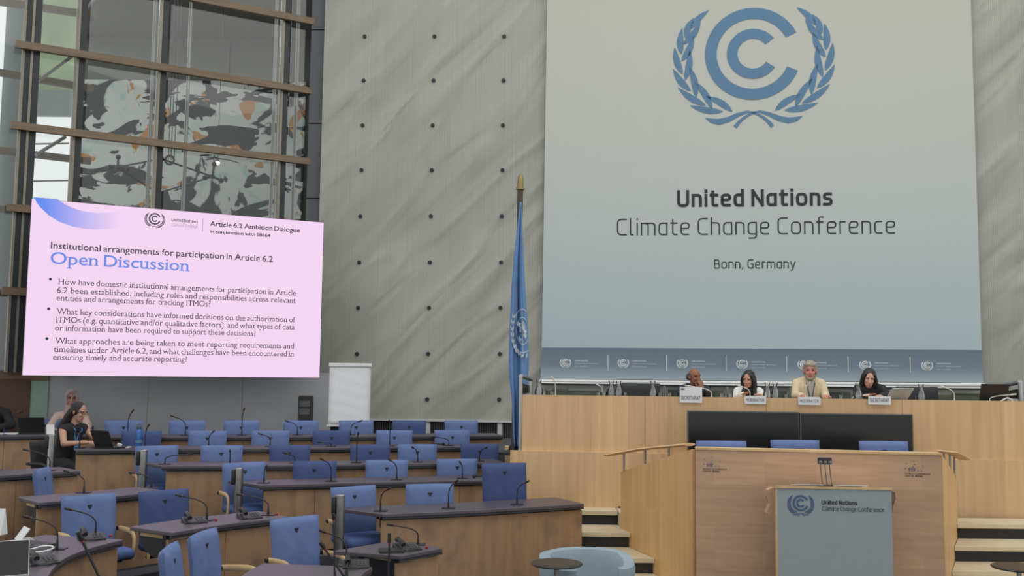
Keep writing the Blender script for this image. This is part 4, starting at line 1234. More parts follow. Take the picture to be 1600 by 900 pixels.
row_chairs('R4', [(219.5, 'n', 4), (321, 'b', -3), (422.5, 'b', 2), (520.5, 'n', 5), (617, 'b', -2), (710.5, 'b', 3)])
row_chairs('R3', [(253, 'b', 22), (346, 'b', 2), (452, 'n', -2), (580, 'n', 0), (654.5, 'b', 0), (753, 'n', 0)])
row_chairs('R2', [(394, 'b', 22), (492, 'n', -4), (608, 'b', 0), (721, 'b', 4)])
row_chairs('R1', [(570, 'b', 20), (679.5, 'b', 0), (798, 't', 3)], 0.55)
# chairs of the left wing
p = at_row('A', 147, 0.68); p = atz(147, 773, 0.10 + 0.935)
chair('b', (p.x + 0.12, p.y - 0.18, 0.10), R(46), 'blue upholstered chair directly behind the curved purple desk at lower left')
p = atz(262, 766, 1.035)
chair('n', (p.x + 0.12, p.y - 0.17, 0.10), R(44), 'dark blue upholstered chair behind the purple desk with two handsets')
p = atz(81, 730, 1.155)
chair('b', (p.x + 0.2, p.y - 0.14, 0.22), R(100), 'blue chair seen side-on behind the purple desk with two microphones, left')
p = atz(-22, 733, 1.035 + 0.02)
chair('n', (p.x + 0.2, p.y - .1, 0.10), R(70), 'dark blue chair cut off by the left edge, its seat beside the white card')
p = atz(316, 832, 0.935)
chair('b', (p.x + 0.22, p.y + 0.0, 0.0), R(84), 'blue chair turned sideways at the bottom, right one of a near pair')
p = atz(268, 853, 0.935)
chair('b', (p.x + 0.22, p.y - 0.0, 0.0), R(98), 'blue chair turned sideways at the bottom, left one of a near pair')
p = atz(463, 808, 0.935)
chair('b', (p.x + 0.15, p.y - 0.16, 0.0), R(48), 'blue upholstered chair with pale wooden arm at bottom centre behind the round-ended desk')
p = atz(60, 656, 1.495)
chair('b', (p.x, p.y + 0.12, 0.56), R(10), 'blue chair half hidden behind the open black laptop at far left')
# three chairs on the podium
for x, y, lb in ((1127, 689, 'left'), (1242, 687.5, 'middle'), (1380, 689.5, 'right')):
    p = atz(x, y, 0.62 + 0.935)
    chair('b', (p.x, p.y - 0.24, 0.622), R(2), 'blue chair behind the podium front in front of the monitors, %s of three' % lb)

# ================================================================ POSTS
def make_post():
    t = thing('aisle_post', '', 'post')
    MB().lathe([(0.046, 0), (0.046, 0.925), (0.042, 0.93)], 24).build('tube', 'steel', t)
    MB().lathe([(0.09, 0), (0.09, 0.012)], 24).build('base_plate', 'dull_steel', t)
    MB().box((-0.055, -0.01, 0.83), (0.04, 0.07, 0.16), None, 0.006).build('card_reader', 'black_plastic', t)
    return t
pp = make_post()
for i, (px, key, tr_, lb) in enumerate(((535, 'R1', 1, 'beside the front desk row'), (377, 'R2', 2, 'beside the second desk row from the front'), (227.5, 'R3', 3, 'beside the middle desk row'), (84, 'R4', 4, 'next to the seated woman in black'))):
    p = at_row(key, px, 0.12)
    lab = 'steel aisle post with black card reader ' + lb
    if i == 0: pp.location = (p.x, p.y, TZ[tr_]); pp['label'] = lab; pp['group'] = 'aisle posts'
    else: dup(pp, (p.x, p.y, TZ[tr_]), 0, lab, 'aisle posts')

# ================================================================ MICROPHONES
def mic(base, tip, label, group='gooseneck microphones', r=0.006, body='black_plastic', head='black_plastic', plate=True, straight=False):
    base = Vector(base); tip = Vector(tip)
    t = thing('gooseneck_microphone', label, 'microphone', tuple(base), 0, group)
    h = max(0.06, tip.z - base.z)
    if plate:
        q = MB(); q.box((0, 0, 0.003), (0.13, 0.09, 0.006), Matrix.Translation(base), 0.002); q.build('base_plate', 'dark_metal', t, False)
    if plate: MB().tube([base, base + UP * min(0.07, h * 0.3)], [r * 2.0, r * 1.3], 10).build('socket', body, t)
    p1 = base + UP * h * 0.42; c = base + UP * h * 0.68; p2 = base + UP * h * 0.72 + (tip - base - UP * h * 0.72) * 0.38
    d = (tip - p2).normalized(); hl = min(0.06, (tip - p2).length * 0.6)
    if straight:
        p2 = base + (tip - base) * 0.6; P = [base, base + (tip - base) * 0.3, p2, tip - (tip - p2).normalized() * hl]; d = (tip - p2).normalized()
    else:
        P = [base, p1] + arc_pts(p1, c, p2, 6)[1:] + [tip - d * hl]
    g = MB().tube(P, r, 8).build('gooseneck', body, t)
    MB().tube([tip - d * hl, tip - d * hl * 0.85, tip], [r * 1.2, r * 1.9, r * 1.75], 10).build('microphone_head', head, t)
    MB().tube([tip - d * (hl + 0.008), tip - d * hl], r * 1.45, 10).build('light_ring', 'red_plastic' if body == 'black_plastic' else body, t)
    return t
MICS = {
 'R5': [((201, 672), (209, 640)), ((291, 672), (266, 649)), ((379, 676), (382, 637)), ((465.5, 676), (445, 657)), ((549, 678), (566, 657))],
 'R4': [((127, 697), (120, 663)), ((229, 696), (233, 663)), ((328, 694), (335, 673)), ((424, 693), (403, 677)), ((519, 696), (496, 691)), ((610, 697), (608, 656)), ((702, 697), (675, 682))],
 'R3': [((261, 726), (301, 709)), ((362, 722), (359, 703)), ((463, 721), (442, 707)), ((559, 720), (560, 675)), ((654, 719), (643, 698)), ((750, 717), (761, 699))],
 'R2': [((416, 756), (417, 727)), ((520, 751), (500, 716)), ((622, 748), (606, 717)), ((724, 748), (718, 721))],
 'R1': [((598, 792), (610, 762)), ((703, 787), (716, 750)), ((809, 782), (827, 751))],
 'L5': [((8, 673), (36, 642))], 'L4': [((82, 728), (36, 702))],
 'L3': [((131, 770), (99, 735)), ((236, 762), (201, 738))],
 'A': [((89, 858), (35, 806)), ((149, 839), (101, 794))],
 'B': [((323, 813), (274, 773)), ((419, 805), (369, 772))],
 'D': [((653, 851), (604, 819))]}
MN = dict(ROWN); MN.update({'L5': 'desk at far left before the man in black', 'L4': 'dark desk end at left', 'L3': 'purple desk with the open tray at left', 'A': 'curved purple desk at lower left', 'B': 'purple desk with two handsets', 'D': 'small black desk'})
for key, lst in MICS.items():
    pl, z, tr_ = ROWS[key]
    for i, ((bx, by), (tx, ty)) in enumerate(lst):
        if key in ('A', 'B', 'D', 'L3'):
            b_ = atz(bx, by, z); bp = Vector((b_.x, b_.y, z + 0.001))
        else:
            p = at_row(key, bx, 0.2); bp = Vector((p.x, p.y, z + 0.001))
        tp_ = aty(tx, ty, bp.y - 0.05)
        where = '' if len(lst) == 1 else (', ' + ('leftmost' if i == 0 else 'rightmost' if i == len(lst) - 1 else ORD[i] + ' from left'))
        mic(bp, tp_, ('black gooseneck microphone on the %s' % MN[key]) + (' of desks' if key in ROWN else '') + where)
# the near ones, cut off by the bottom edge
b_ = aty(158, 908, 5.6); nm = mic(b_, aty(122, 831, 5.55), 'large near black microphone leaning left before the curved purple desk, red ring', r=0.0075, straight=True, plate=False)
MB().tube([(b_.x, b_.y, 0.0), (b_.x, b_.y, b_.z + 0.01)], 0.014, 12).build('stand_pole', 'dark_metal', nm)
MB().lathe([(0.14, 0), (0.14, 0.012), (0.02, 0.02)], 20, (b_.x, b_.y, 0)).build('stand_base', 'dark_metal', nm)
p = atz(541, 884, 0.75); mic((p.x, p.y, 0.751), aty(498, 828, p.y - 0.03), 'black gooseneck microphone at the handset end of the round-ended purple desk', straight=False)
b_ = atz(541, 906, 0.75); mic((b_.x, b_.y, 0.751), aty(500, 847, b_.y - 0.03), 'thicker black microphone with foam head, lower of the pair on the round-ended desk', r=0.008, straight=True)
b_ = atz(523, 908, 0.75); mic((b_.x, b_.y, 0.751), aty(521, 802, b_.y), 'tall straight black microphone standing upright at the round-ended desk', straight=True)
p = aty(607, 905, 7.2); p.z = 0.0
ms = thing('microphone_stand', 'upright black microphone on a floor stand before the small black desk', 'microphone', (p.x, p.y, 0))
tp_ = aty(607, 833, 7.2)
MB().tube([(p.x, p.y, 0.01), (p.x, p.y, tp_.z - 0.07)], 0.007, 8).build('pole', 'black_plastic', ms)
MB().tube([(p.x, p.y, tp_.z - 0.07), (p.x, p.y, tp_.z)], 0.013, 10).build('microphone_head', 'black_plastic', ms)
MB().tube([(p.x, p.y, tp_.z - 0.078), (p.x, p.y, tp_.z - 0.07)], 0.01, 10).build('light_ring', 'red_plastic', ms)
MB().lathe([(0.13, 0), (0.13, 0.012), (0.02, 0.02)], 20, (p.x, p.y, 0)).build('base', 'dark_metal', ms)

# ================================================================ DESK SETS, HEADPHONES, BUTTONS
def make_set():
    t = thing('conference_handset', '', 'telephone')
    q = MB(); q.rings([[(-.1, -.09, 0), (.1, -.09, 0), (.1, -.09, .014), (-.1, -.09, .014)], [(-.1, .09, 0), (.1, .09, 0), (.1, .09, .04), (-.1, .09, .04)]]); b = q.build('body', 'phone_body', t, False, bevel=0.004)
    q = MB()
    for i in range(3):
        for j in range(4): q.box((0.02 + i * 0.026, -0.05 + j * 0.028, 0.027 + 0.0042 * (j - 1.2)), (0.018, 0.018, 0.006))
    q.build('keypad', 'key_grey', b, False)
    q = MB(); q.tube([(-.06, -.085, .05), (-.06, -.06, .062), (-.06, 0, .072), (-.06, .06, .076), (-.06, .085, .066)], [0.02, 0.022, 0.016, 0.022, 0.02], 10); q.build('handset', 'black_plastic', t)
    q = MB(); q.tube(arc_pts((-.06, -.09, .045), (-.1, -.2, .0), (.04, -.1, .012), 8), 0.005, 6); q.build('cord', 'black_plastic', t)
    return t
hs = make_set(); first = [True]
def place_set(x, y, z, rz, label):
    p = atz(x, y, z)
    if first[0]: hs.location = (p.x, p.y, z); hs.rotation_euler = (0, 0, rz); hs['label'] = label; hs['group'] = 'desk handsets'; first[0] = False
    else: dup(hs, (p.x, p.y, z), rz, label, 'desk handsets')
place_set(304, 816, 0.85, R(30), 'black desk handset on the purple desk at left centre, left one of two')
place_set(390, 809, 0.85, R(30), 'black desk handset on the purple desk at left centre, right one of two')
place_set(636, 858, 0.75, R(25), 'black desk handset on the small black desk in front of the stained wide desk')
place_set(556, 885, 0.75, R(10), 'black desk handset at the end of the round-ended purple desk, bottom centre')
place_set(143, 842, 0.85, R(30), 'black desk handset at the right end of the curved purple desk')
place_set(66, 880, 0.85, R(40), 'black desk handset beside the laptop in the bottom left corner')
def headphones(p, rz, label):
    t = thing('headphones', label, 'headphones', tuple(p), rz, 'headphones on desks')
    MB().tube([(0.08 * math.cos(a), 0.09 * math.sin(a), 0.012) for a in [math.pi * k / 10 for k in range(11)]], 0.008, 8).build('headband', 'black_plastic', t, world=False)
    for s in (-1, 1): MB().ell((0.08 * s, -0.01, 0.02), (0.02, 0.035, 0.02), None, 10, 8).build('ear_cup', 'black_plastic', t, world=False)
    return t
p = at_row('R4', 685, 0.3); headphones((p.x, p.y, 1.21), 0.3, 'black headphones lying on the second desk row from the rear')
p = at_row('R2', 752, 0.25); headphones((p.x, p.y, 0.97), 0.3, 'black headphones lying at the right end of the second desk row from the front')
for x, y, z, lb in ((173, 839, .85, 'near the right end of the curved purple desk'), (337.5, 814, .85, 'between the two handsets on the purple desk'), (432, 805, .85, 'at the right end of the purple desk with two handsets'), (667, 857, .75, 'on the small black desk'), (75, 879, .85, 'beside the laptop in the bottom left corner')):
    p = atz(x, y, z); t = MB().lathe([(0.013, 0), (0.013, 0.014), (0.008, 0.02), (0.002, 0.022)], 14, (p.x, p.y, z)).build('call_button', 'red_plastic'); tag(t, 'small red button ' + lb, 'button', 'red buttons on desks')

# ================================================================ LAPTOPS, BOTTLE, CARDS, PAPERS
def laptop(p, rz, label, lid='black_plastic', scr='screen_black', W=0.34, Dp=0.23, ang=105, logo=None, lines=False):
    t = thing('laptop', label, 'laptop', tuple(p), rz)
    MB().box((0, 0, 0.009), (W, Dp, 0.018), None, 0.004).build('keyboard_base', lid, t, False, world=False)
    q = MB()
    for i in range(5):
        for j in range(12): q.box((-W * .43 + W * .86 * (j + .5) / 12, -0.03 + i * 0.024, 0.0185), (W * .06, 0.018, 0.002))
    q.build('keys', 'key_grey', t, False, world=False)
    M = Matrix.Translation((0, Dp / 2, 0.018)) @ Matrix.Rotation(-R(ang - 90), 4, 'X')
    l_ = MB().box((0, 0, 0.115), (W, 0.008, 0.23), M, 0.003).build('lid', lid, t, False, world=False)
    MB().box((0, -0.005, 0.115), (W - .012, 0.003, 0.218), M).build('display', scr, l_, False, world=False)
    if logo: MB().box((0, 0.0045, 0.12), (0.03, 0.001, 0.03), M).build('lid_mark', logo, l_, False, world=False)
    return t
p = atz(168, 697, 1.21); lp = at_row('R4', 177, 0.2)
laptop((lp.x, lp.y, 1.21), R(180 - 28), 'dark laptop open in front of the woman in the black sleeveless dress', logo='dark_metal', ang=112)
lp = at_row('L5', 55, 0.3)
laptop((lp.x, lp.y, 1.31), R(180 + 12), 'black laptop with its back to the room on the far left desk', ang=112)
lp = atz(20, 902, 0.85)
laptop((lp.x + 0.0, lp.y - 0.2, 0.85), R(30), 'large laptop with silver edge and dark screen in the bottom left corner', 'silver', W=0.38, ang=108)
t = thing('tablet', 'small pale tablet standing tilted behind the laptop in the bottom left corner', 'tablet')
p = atz(27, 845, 0.85); t.location = (p.x, p.y, 0.85); t.rotation_euler = (0, 0, R(-50))
MB().box((0, 0, 0.06), (0.16, 0.012, 0.12), Matrix.Rotation(R(-35), 4, 'X'), 0.003).build('panel', 'white_gloss', t, False, world=False)
MB().box((0, 0.06, 0.006), (0.14, 0.1, 0.008), None, 0.002).build('stand', 'silver', t, False, world=False)
def tent(p, rz, label, w_=0.2, h_=0.14, d_=0.1, mat='paper', name='tent_card'):
    o = MB()
    o.rings([[(-w_ / 2, -d_ / 2, 0), (-w_ / 2, 0, h_), (-w_ / 2, d_ / 2, 0)], [(w_ / 2, -d_ / 2, 0), (w_ / 2, 0, h_), (w_ / 2, d_ / 2, 0)]])
    o = o.build(name, mat, None, False); o.location = p; o.rotation_euler = (0, 0, rz)
    return tag(o, label, 'card')
p = atz(4, 838, 0.85); tent((p.x - 0.13, p.y + 0.1, 0.85), R(-8), 'blank white card standing at the left edge above the laptop', 0.2, 0.21, 0.09)
p = at_row('L5', 80, 0.14); tent((p.x, p.y, 1.31), R(35), 'white folded name card on the far left desk beside the woman in black', 0.1, 0.13, 0.1)
p = at_row('L5', 12, 0.25); o = MB().box((0, 0, 0.008), (0.3, 0.2, 0.014)).build('paper_stack', 'paper', None, False); o.location = (p.x, p.y, 1.311); o.rotation_euler = (0, 0, 0.2); tag(o, 'white papers lying on the far left desk before the man in black', 'paper')
p = at_row('R4', 192, 0.22); o = MB().box((0, 0, 0.006), (0.16, 0.12, 0.012), None, 0.002).build('notepad', 'paper', None, False); o.location = (p.x + .03, p.y, 1.211); tag(o, 'small white notepad on the desk between laptop and blue bottle', 'notepad')
o = MB().box((0, 0, 0.02), (0.06, 0.03, 0.04), Matrix.Rotation(R(20), 4, 'Y'), 0.006).build('charger', 'white_gloss', None); o.location = (p.x - .03, p.y + .0, 1.226); tag(o, 'little white charger block on the notepad beside the laptop', 'charger')
p = at_row('R4', 218.5, 0.25)
t = thing('water_bottle', 'blue metal water bottle with grey cap on the desk behind the middle row', 'bottle', (p.x, p.y, 1.21))
MB().lathe([(0.038, 0), (0.042, 0.01), (0.042, 0.2), (0.036, 0.222), (0.026, 0.235)], 20).build('body', 'bottle_blue', t, world=False)
MB().lathe([(0.028, 0.236), (0.03, 0.24), (0.03, 0.27), (0.026, 0.275)], 16).tube([(-0.02, 0, 0.275), (-0.018, 0, 0.3), (0.018, 0, 0.3), (0.02, 0, 0.275)], 0.006, 6).build('cap', 'key_grey', t, world=False)
MB().lathe([(0.0424, 0.06), (0.0424, 0.1)], 20, cap=False).build('label_band', 'emblem_blue', t, world=False)
t = MB().tube([atz(66, 860, 0.858) + Vector(((0.075 + 0.008 * math.sin(a * .7)) * math.cos(a), (0.13 + 0.012 * math.cos(a * .6)) * math.sin(a) - a * 0.002, 0.0012 * a)) for a in [k * math.pi / 9 for k in range(4, 44)]], 0.006, 6).build('charging_cable', 'white_gloss'); tag(t, 'white charging cable coiled on the curved purple desk', 'cable')
p = atz(62, 857, 0.85); o = MB().box((0, 0, 0.008), (0.3, 0.22, 0.016), None, 0.003).build('folder', 'black_plastic', None, False); o.location = (p.x - 0.12, p.y + 0.12, 0.85); o.rotation_euler = (0, 0, R(-25)); tag(o, 'closed black folder beneath the white cable on the curved desk', 'folder')
p = atz(612, 861, 0.75); o = MB().box((0, 0, 0.009), (0.2, 0.16, 0.018), None, 0.003).build('folder', 'black_plastic', None, False); o.location = (p.x, p.y - 0.02, 0.75); o.rotation_euler = (0, 0, R(10)); tag(o, 'flat black folder left of the handset on the small black desk', 'folder')

# ================================================================ FLIP CHART, RACK
a, b_ = aty(515, 566, 15.25), aty(580, 569, 15.35)
FF = Face2D((a.x, a.y, 0), (b_.x - a.x, b_.y - a.y, 0), UP); W = (b_ - a).to_2d().length; zt = (a.z + b_.z) / 2
fc = thing('flip_chart', 'white flip chart on a stand before the perforated wall', 'flip chart', FF.P(W / 2, 0.56, 0))
zb_ = zt - 0.93
q = MB(); q.quadslab([FF.P(0.0, zb_, -.05), FF.P(W, zb_, -.05), FF.P(W, zt - .05, -.05), FF.P(0, zt - .05, -.05)], FF.n * -0.02); q.build('board', 'white_gloss', fc, False)
q = MB()
nr = 16; rr = [[FF.P(W * (0.01 + .97 * i / 6), zb_ + 0.01 + (zt - .06 - zb_) * j / nr, 0.0 - 0.035 * (j / nr) + 0.004 * math.sin(j * 1.9 + i)) for i in range(7)] for j in range(nr + 1)]
V = [[q.bm.verts.new(p_) for p_ in r_] for r_ in rr]
for j in range(nr):
    for i in range(6): q.bm.faces.new((V[j][i], V[j][i + 1], V[j + 1][i + 1], V[j + 1][i]))
o = q.build('paper_pad', 'paper', fc, True); so = o.modifiers.new('t', 'SOLIDIFY'); so.thickness = 0.012
q = MB(); q.quadslab([FF.P(-.01, zt - .055, 0.0), FF.P(W + .01, zt - .055, 0), FF.P(W + .01, zt, 0), FF.P(-.01, zt, 0)], FF.n * -0.07); q.build('clamp_bar', 'white_gloss', fc, False, bevel=0.01)
q = MB(); q.quadslab([FF.P(-.02, zb_ - .03, .05), FF.P(W * .95, zb_ - .03, .05), FF.P(W * .95, zb_ - .005, .05), FF.P(-.02, zb_ - .005, .05)], FF.n * -0.1); q.build('pen_tray', 'white_gloss', fc, False)
for u_, n_ in ((W * .25, .0), (W * .75, .0), (W * .5, -.4)):
    MB().tube([FF.P(u_, 0.56, n_), FF.P(W * .5 + (u_ - W * .5) * .6, zb_ + .2, -0.075)], 0.016, 8).build('leg', 'dull_steel', fc)
a = aty(477, 628, 15.6)
t = thing('equipment_rack', 'narrow black equipment box under the right end of the screen', 'equipment', (a.x, a.y, 0.56))
MB().box((a.x, a.y + 0.05, 1.2), (0.2, 0.2, 1.28), None, 0.008).build('housing', 'black_plastic', t, False)
for z in (1.72, 1.6, 1.4): MB().box((a.x, a.y - 0.055, z), (0.16, 0.012, 0.09)).build('front_plate', 'frame_grey', t, False)

# ================================================================ ON THE STAGE DESK
def wt(px, d=0.25):
    r = ray(px, 610).to_2d()
    k = 12.0
    for _ in range(6): k = (dais_y(r.x * k / r.y) + d)
    return Vector((r.x * k / r.y, k, 1.931))
def make_carafe():
    t = thing('water_carafe', '', 'carafe')
    MB().lathe([(0.045, 0), (0.05, 0.01), (0.05, 0.07), (0.042, 0.11), (0.024, 0.15), (0.022, 0.17), (0.03, 0.2), (0.034, 0.215), (0.031, 0.214), (0.019, 0.17), (0.021, 0.15), (0.038, 0.11), (0.046, 0.07), (0.046, 0.012)], 20).build('vessel', 'clear_glass', t, world=False)
    MB().lathe([(0.0455, 0.013), (0.0455, 0.07), (0.04, 0.1)], 20).build('water', 'clear_glass', t, world=False)
    return t
cf = make_carafe()
for i, (px, lb) in enumerate(((842, 'at the left end of the stage desk'), (955, 'on the stage desk, left one of the left pair'), (966.5, 'on the stage desk, right one of the left pair'), (1020, 'on the stage desk just left of the balding man'), (1199, 'left one of a pair just left of the bearded man'), (1211, 'right one of a pair just left of the bearded man'), (1341, 'in front of the dark-haired woman at right'), (1439, 'on the stage desk right of the silver laptop'))):
    p = wt(px, 0.18); lb = 'clear glass water carafe ' + lb
    if i == 0: cf.location = p; cf['label'] = lb; cf['group'] = 'water carafes'
    else: dup(cf, p, 0, lb, 'water carafes')
gl0 = None
for px, lb in ((851, 'beside the leftmost carafe'), (862, 'near the left end microphone'), (935, 'left of the pair of carafes'), (944, 'behind the second microphone from left'), (977, 'right of the pair of carafes'), (1031, 'right of the carafe beside the balding man'), (1046, 'beside the balding man\'s name card'), (1128, 'right of the balding man'), (1141, 'left of the white-clad woman'), (1228, 'just left of the bearded man'), (1314, 'between the bearded man and the dark-haired woman'), (1433, 'by the rightmost carafe')):
    p = wt(px, 0.22)
    if gl0 is None:
        gl0 = MB().lathe([(0.03, 0), (0.034, 0.075), (0.031, 0.075), (0.027, 0.006)], 16).build('drinking_glass', 'clear_glass'); o = gl0
    else:
        o = gl0.copy(); COL.objects.link(o)
    o.location = p; tag(o, 'short clear drinking glass ' + lb, 'glass', 'drinking glasses on the stage desk')
for (bx, tx, ty, lb) in ((868, 862, 589, 'leftmost on the stage desk'), (942, 932, 600, 'second from left on the stage desk, beside glasses'), (1112, 1070, 602, 'bent before the balding man'), (1172, 1149, 601, 'leaning toward the white-clad woman'), (1258, 1266, 597, 'rising before the bearded man'), (1331, 1358, 617, 'curving low before the dark-haired woman'), (1491, 1470, 603, 'right of the empty black chair'), (1546, 1588, 616, 'lying low before the black laptop at right')):
    p = wt(bx, 0.3); mic(p, aty(tx, ty, p.y - 0.05), 'pale gooseneck microphone ' + lb, 'pale microphones on the stage desk', 0.0055, 'mic_white', 'mic_white')
def nameplate(px, word, y0, y1, x0, x1, lb, tall):
    D = dais_y(aty(px, 625, 11.8).x) - 0.015
    F_ = Face2D((aty(x0, 625, D).x, D, 0), (1, -0.104, 0), UP)
    a, b_ = F_.uv(x0, y1), F_.uv(x1, y0)
    t = thing('name_card', lb, 'card', F_.P((a[0] + b_[0]) / 2, a[1], -0.005), 0, 'name cards of the panel')
    q = MB(); q.quadslab([F_.P(a[0], a[1]), F_.P(b_[0], a[1]), F_.P(b_[0], b_[1]), F_.P(a[0], b_[1])], F_.n * -0.006); q.build('card', 'paper', t, False)
    k = D / FPX
    if tall:
        bl_ = a[1] + 4.6 * k; cap = 6.2 * k
        q = MB(); q.quadslab([F_.P(a[0] + 1.8 * k, b_[1] - 4.5 * k, .001), F_.P(a[0] + 7.5 * k, b_[1] - 4.5 * k, .001), F_.P(a[0] + 7.5 * k, b_[1] - 1.8 * k, .001), F_.P(a[0] + 1.8 * k, b_[1] - 1.8 * k, .001)], F_.n * -0.0005); q.build('corner_print', 'key_grey', t, False)
    else:
        bl_ = (a[1] + b_[1]) / 2 - 2.3 * k; cap = 4.6 * k
    if word == 'SECRETARIAT': cap = 5.8 * k
    text(F_, [(word, (a[0] + (b_[0] - a[0]) * 0.07, bl_), (b_[0] - a[0]) * 0.86, cap / CAPF, 0.0, False, None)], 'lettering', 'ink', t, 0.002)
nameplate(1079, 'SECRETARIAT', 605, 629, 1062, 1097, 'tall white name card reading SECRETARIAT before the balding man', True)
nameplate(1180, 'MODERATOR', 619, 631, 1163.5, 1197, 'white name card reading MODERATOR before the white-clad woman', False)
nameplate(1264, 'MODERATOR', 620.5, 632.5, 1247.5, 1282, 'white name card reading MODERATOR before the bearded man', False)
nameplate(1374, 'SECRETARIAT', 619.5, 632, 1357, 1392, 'white name card reading SECRETARIAT before the dark-haired woman', False)
p = wt(1391, 0.24); laptop((p.x, p.y, 1.931), R(180 + 8), 'silver laptop seen from behind before the dark-haired woman', 'silver_lid', W=0.27, ang=140)
p = wt(1545, 0.48); laptop((p.x, p.y, 1.931), R(180 - 6), 'black laptop at the right end of the stage desk', 'black_plastic', W=0.32, ang=115)
t = MB().tube([wt(x, 0.2) + UP * z for x, z in ((1526, 0.004), (1535, 0.02), (1545, 0.025), (1556, 0.01), (1562, 0.02), (1568, 0.05), (1574, 0.07), (1580, 0.05), (1584, 0.005))], 0.008, 6).build('white_cable', 'white_gloss'); tag(t, 'white cable looping over the right end of the stage desk', 'cable')
for px, lb in ((1002, 'empty black chair left of the balding man'), (1442, 'empty black chair right of the dark-haired woman')):
    p = wt(px, 1.0); c = chair('x', (p.x, p.y, 1.18), R(-4), lb + ' behind the stage desk', 'black chairs of the stage')

# ================================================================ TUB CHAIR AND ROUND TABLES
p = atz(912, 853, 0.72)
tub = thing('tub_armchair', 'light blue upholstered tub armchair in front of the stained wide desk', 'armchair', (p.x, p.y - 0.36, 0), R(14))
def ushape(r0, r1, z0, z1, n=36, a0=-60, a1=240, lean=0.05):
    q = MB(); R_ = []
    for k in range(n + 1):
        t_ = k / n; a = R(a0 + (a1 - a0) * t_); ca, sa = math.cos(a), math.sin(a)
        e = min(1, min(t_, 1 - t_) * 12); th = math.sqrt(max(0, 1 - (1 - e) ** 2))
        rm = (r0 + r1) / 2; hw = (r1 - r0) / 2 * max(0.1, th)
        drop = 0.07 * (1 - min(1, max(0, sa + 0.5) * 1.2))
        prof = [(rm - hw, z0), (rm + hw, z0), (rm + hw + lean, z1 - .06 - drop), (rm + hw * .8 + lean, z1 - .015 - drop), (rm + lean * .9, z1 - drop), (rm - hw * .8 + lean, z1 - .015 - drop), (rm - hw + lean * .8, z1 - .06 - drop)]
        R_.append([Vector((rr_ * ca, rr_ * sa * 0.92, z)) for rr_, z in prof])
    q.rings(R_); return q
ushape(0.25, 0.36, 0.2, 0.72).build('back_shell', 'tub_blue', tub, world=False)
MB().lathe([(0.27, 0.2), (0.285, 0.22), (0.285, 0.41), (0.26, 0.44), (0.1, 0.45)], 32).build('seat_cushion', 'tub_blue', tub, world=False)
MB().lathe([(0.25, 0), (0.25, 0.015), (0.035, 0.03), (0.03, 0.2)], 24).build('swivel_base', 'steel', tub, world=False)
def side_table(x, y, z, d, label):
    p = atz(x, y, z)
    t = thing('side_table', label, 'table', (p.x, p.y, 0), 0, 'round side tables')
    MB().lathe([(d / 2 - .01, z - .018), (d / 2, z - .009), (d / 2 - .008, z)], 40).build('tabletop', 'table_black', t, world=False)
    MB().lathe([(0.02, 0.012), (0.02, z - .018)], 16).build('stem', 'steel', t, world=False)
    MB().lathe([(0.17, 0), (0.17, 0.01), (0.03, 0.014)], 28).build('base', 'dark_metal', t, world=False)
side_table(870, 879, 0.74, 0.41, 'small round black side table in front of the light blue tub armchair')
side_table(1592, 885, 0.64, 0.44, 'small round dark side table at the right edge before the steps')
t = MB().tube([Vector((*atz(x, y, 0.665).to_2d(), 0.668)) for x, y in ((898, 788), (925, 787.5), (950, 788.5), (962, 791), (968, 793))], 0.012, 8).build('floor_cable', 'black_plastic'); tag(t, 'black cable lying across the top stage step', 'cable')
# ================================================================ HANGING LAMP FRAME IN THE LOBBY
Yc = 20.5
hang = thing('hanging_lamp', 'dark rod and ball lamp frame hanging behind the glass front', 'lamp', aty(264, 251, Yc))
Pn = {k: aty(x, y, Yc + d) for k, (x, y, d) in {'l': (184, 261, 0), 't': (252, 248, -0.6), 'r': (332, 276, 0), 'b': (246, 302, 0.6)}.items()}
for a, b_ in (('l', 't'), ('t', 'r'), ('r', 'b'), ('b', 'l')): MB().tube([Pn[a], Pn[b_]], 0.02, 8).build('rod', 'dark_metal', hang)
for k, offs in (('l', ((-12, 0), (0, -16), (16, 3), (0, 0))), ('r', ((-12, 2), (14, 6), (2, -20), (0, 0))), ('t', ((0, 0),)), ('b', ((0, 0),))):
    c = Pn[k]
    for dx, dy in offs:
        e = c + Vector((dx, 0, -dy)) * (Yc / FPX)
        if (e - c).length > 0.01: MB().tube([c, e], 0.025, 8).build('arm', 'dark_metal', hang)
        MB().ell(e, 0.055, None, 12, 8).build('ball', 'dark_metal', hang)
rg = aty(265, 250, Yc - 0.6)
for rr_ in (0.1, 0.075): MB().rings([[rg + Vector(((rr_ + .012 * math.cos(b)) * math.cos(a), .012 * math.sin(b), (rr_ + .012 * math.cos(b)) * math.sin(a))) for b in [j * math.pi / 3 for j in range(6)]] for a in [k * math.pi / 12 for k in range(24)]], False, True).build('cable_coil', 'black_plastic', hang)
for dx in (-2, 2, 7):
    MB().tube([rg + Vector((dx * .013, 0, 0)), Vector((rg.x + dx * .016, rg.y, 10.16))], 0.009, 6).build('cable', 'black_plastic', hang)
p = aty(340, 254.5, 21.2)
t = thing('spot_lamp', 'small glowing warm lamp in front of the splashed canvas', 'lamp', tuple(p), 0)
MB().ell(p, 0.045, None, 12, 8).build('bulb', 'lamp_glow', t)
MB().tube([p + UP * 0.04, p + UP * 0.1], 0.035, 10).tube([p + UP * 0.1, Vector((p.x, p.y, 10.16))], 0.006, 6).build('holder', 'dark_metal', t)
for x, y in ((330, 34), (283, 263)):
    pass

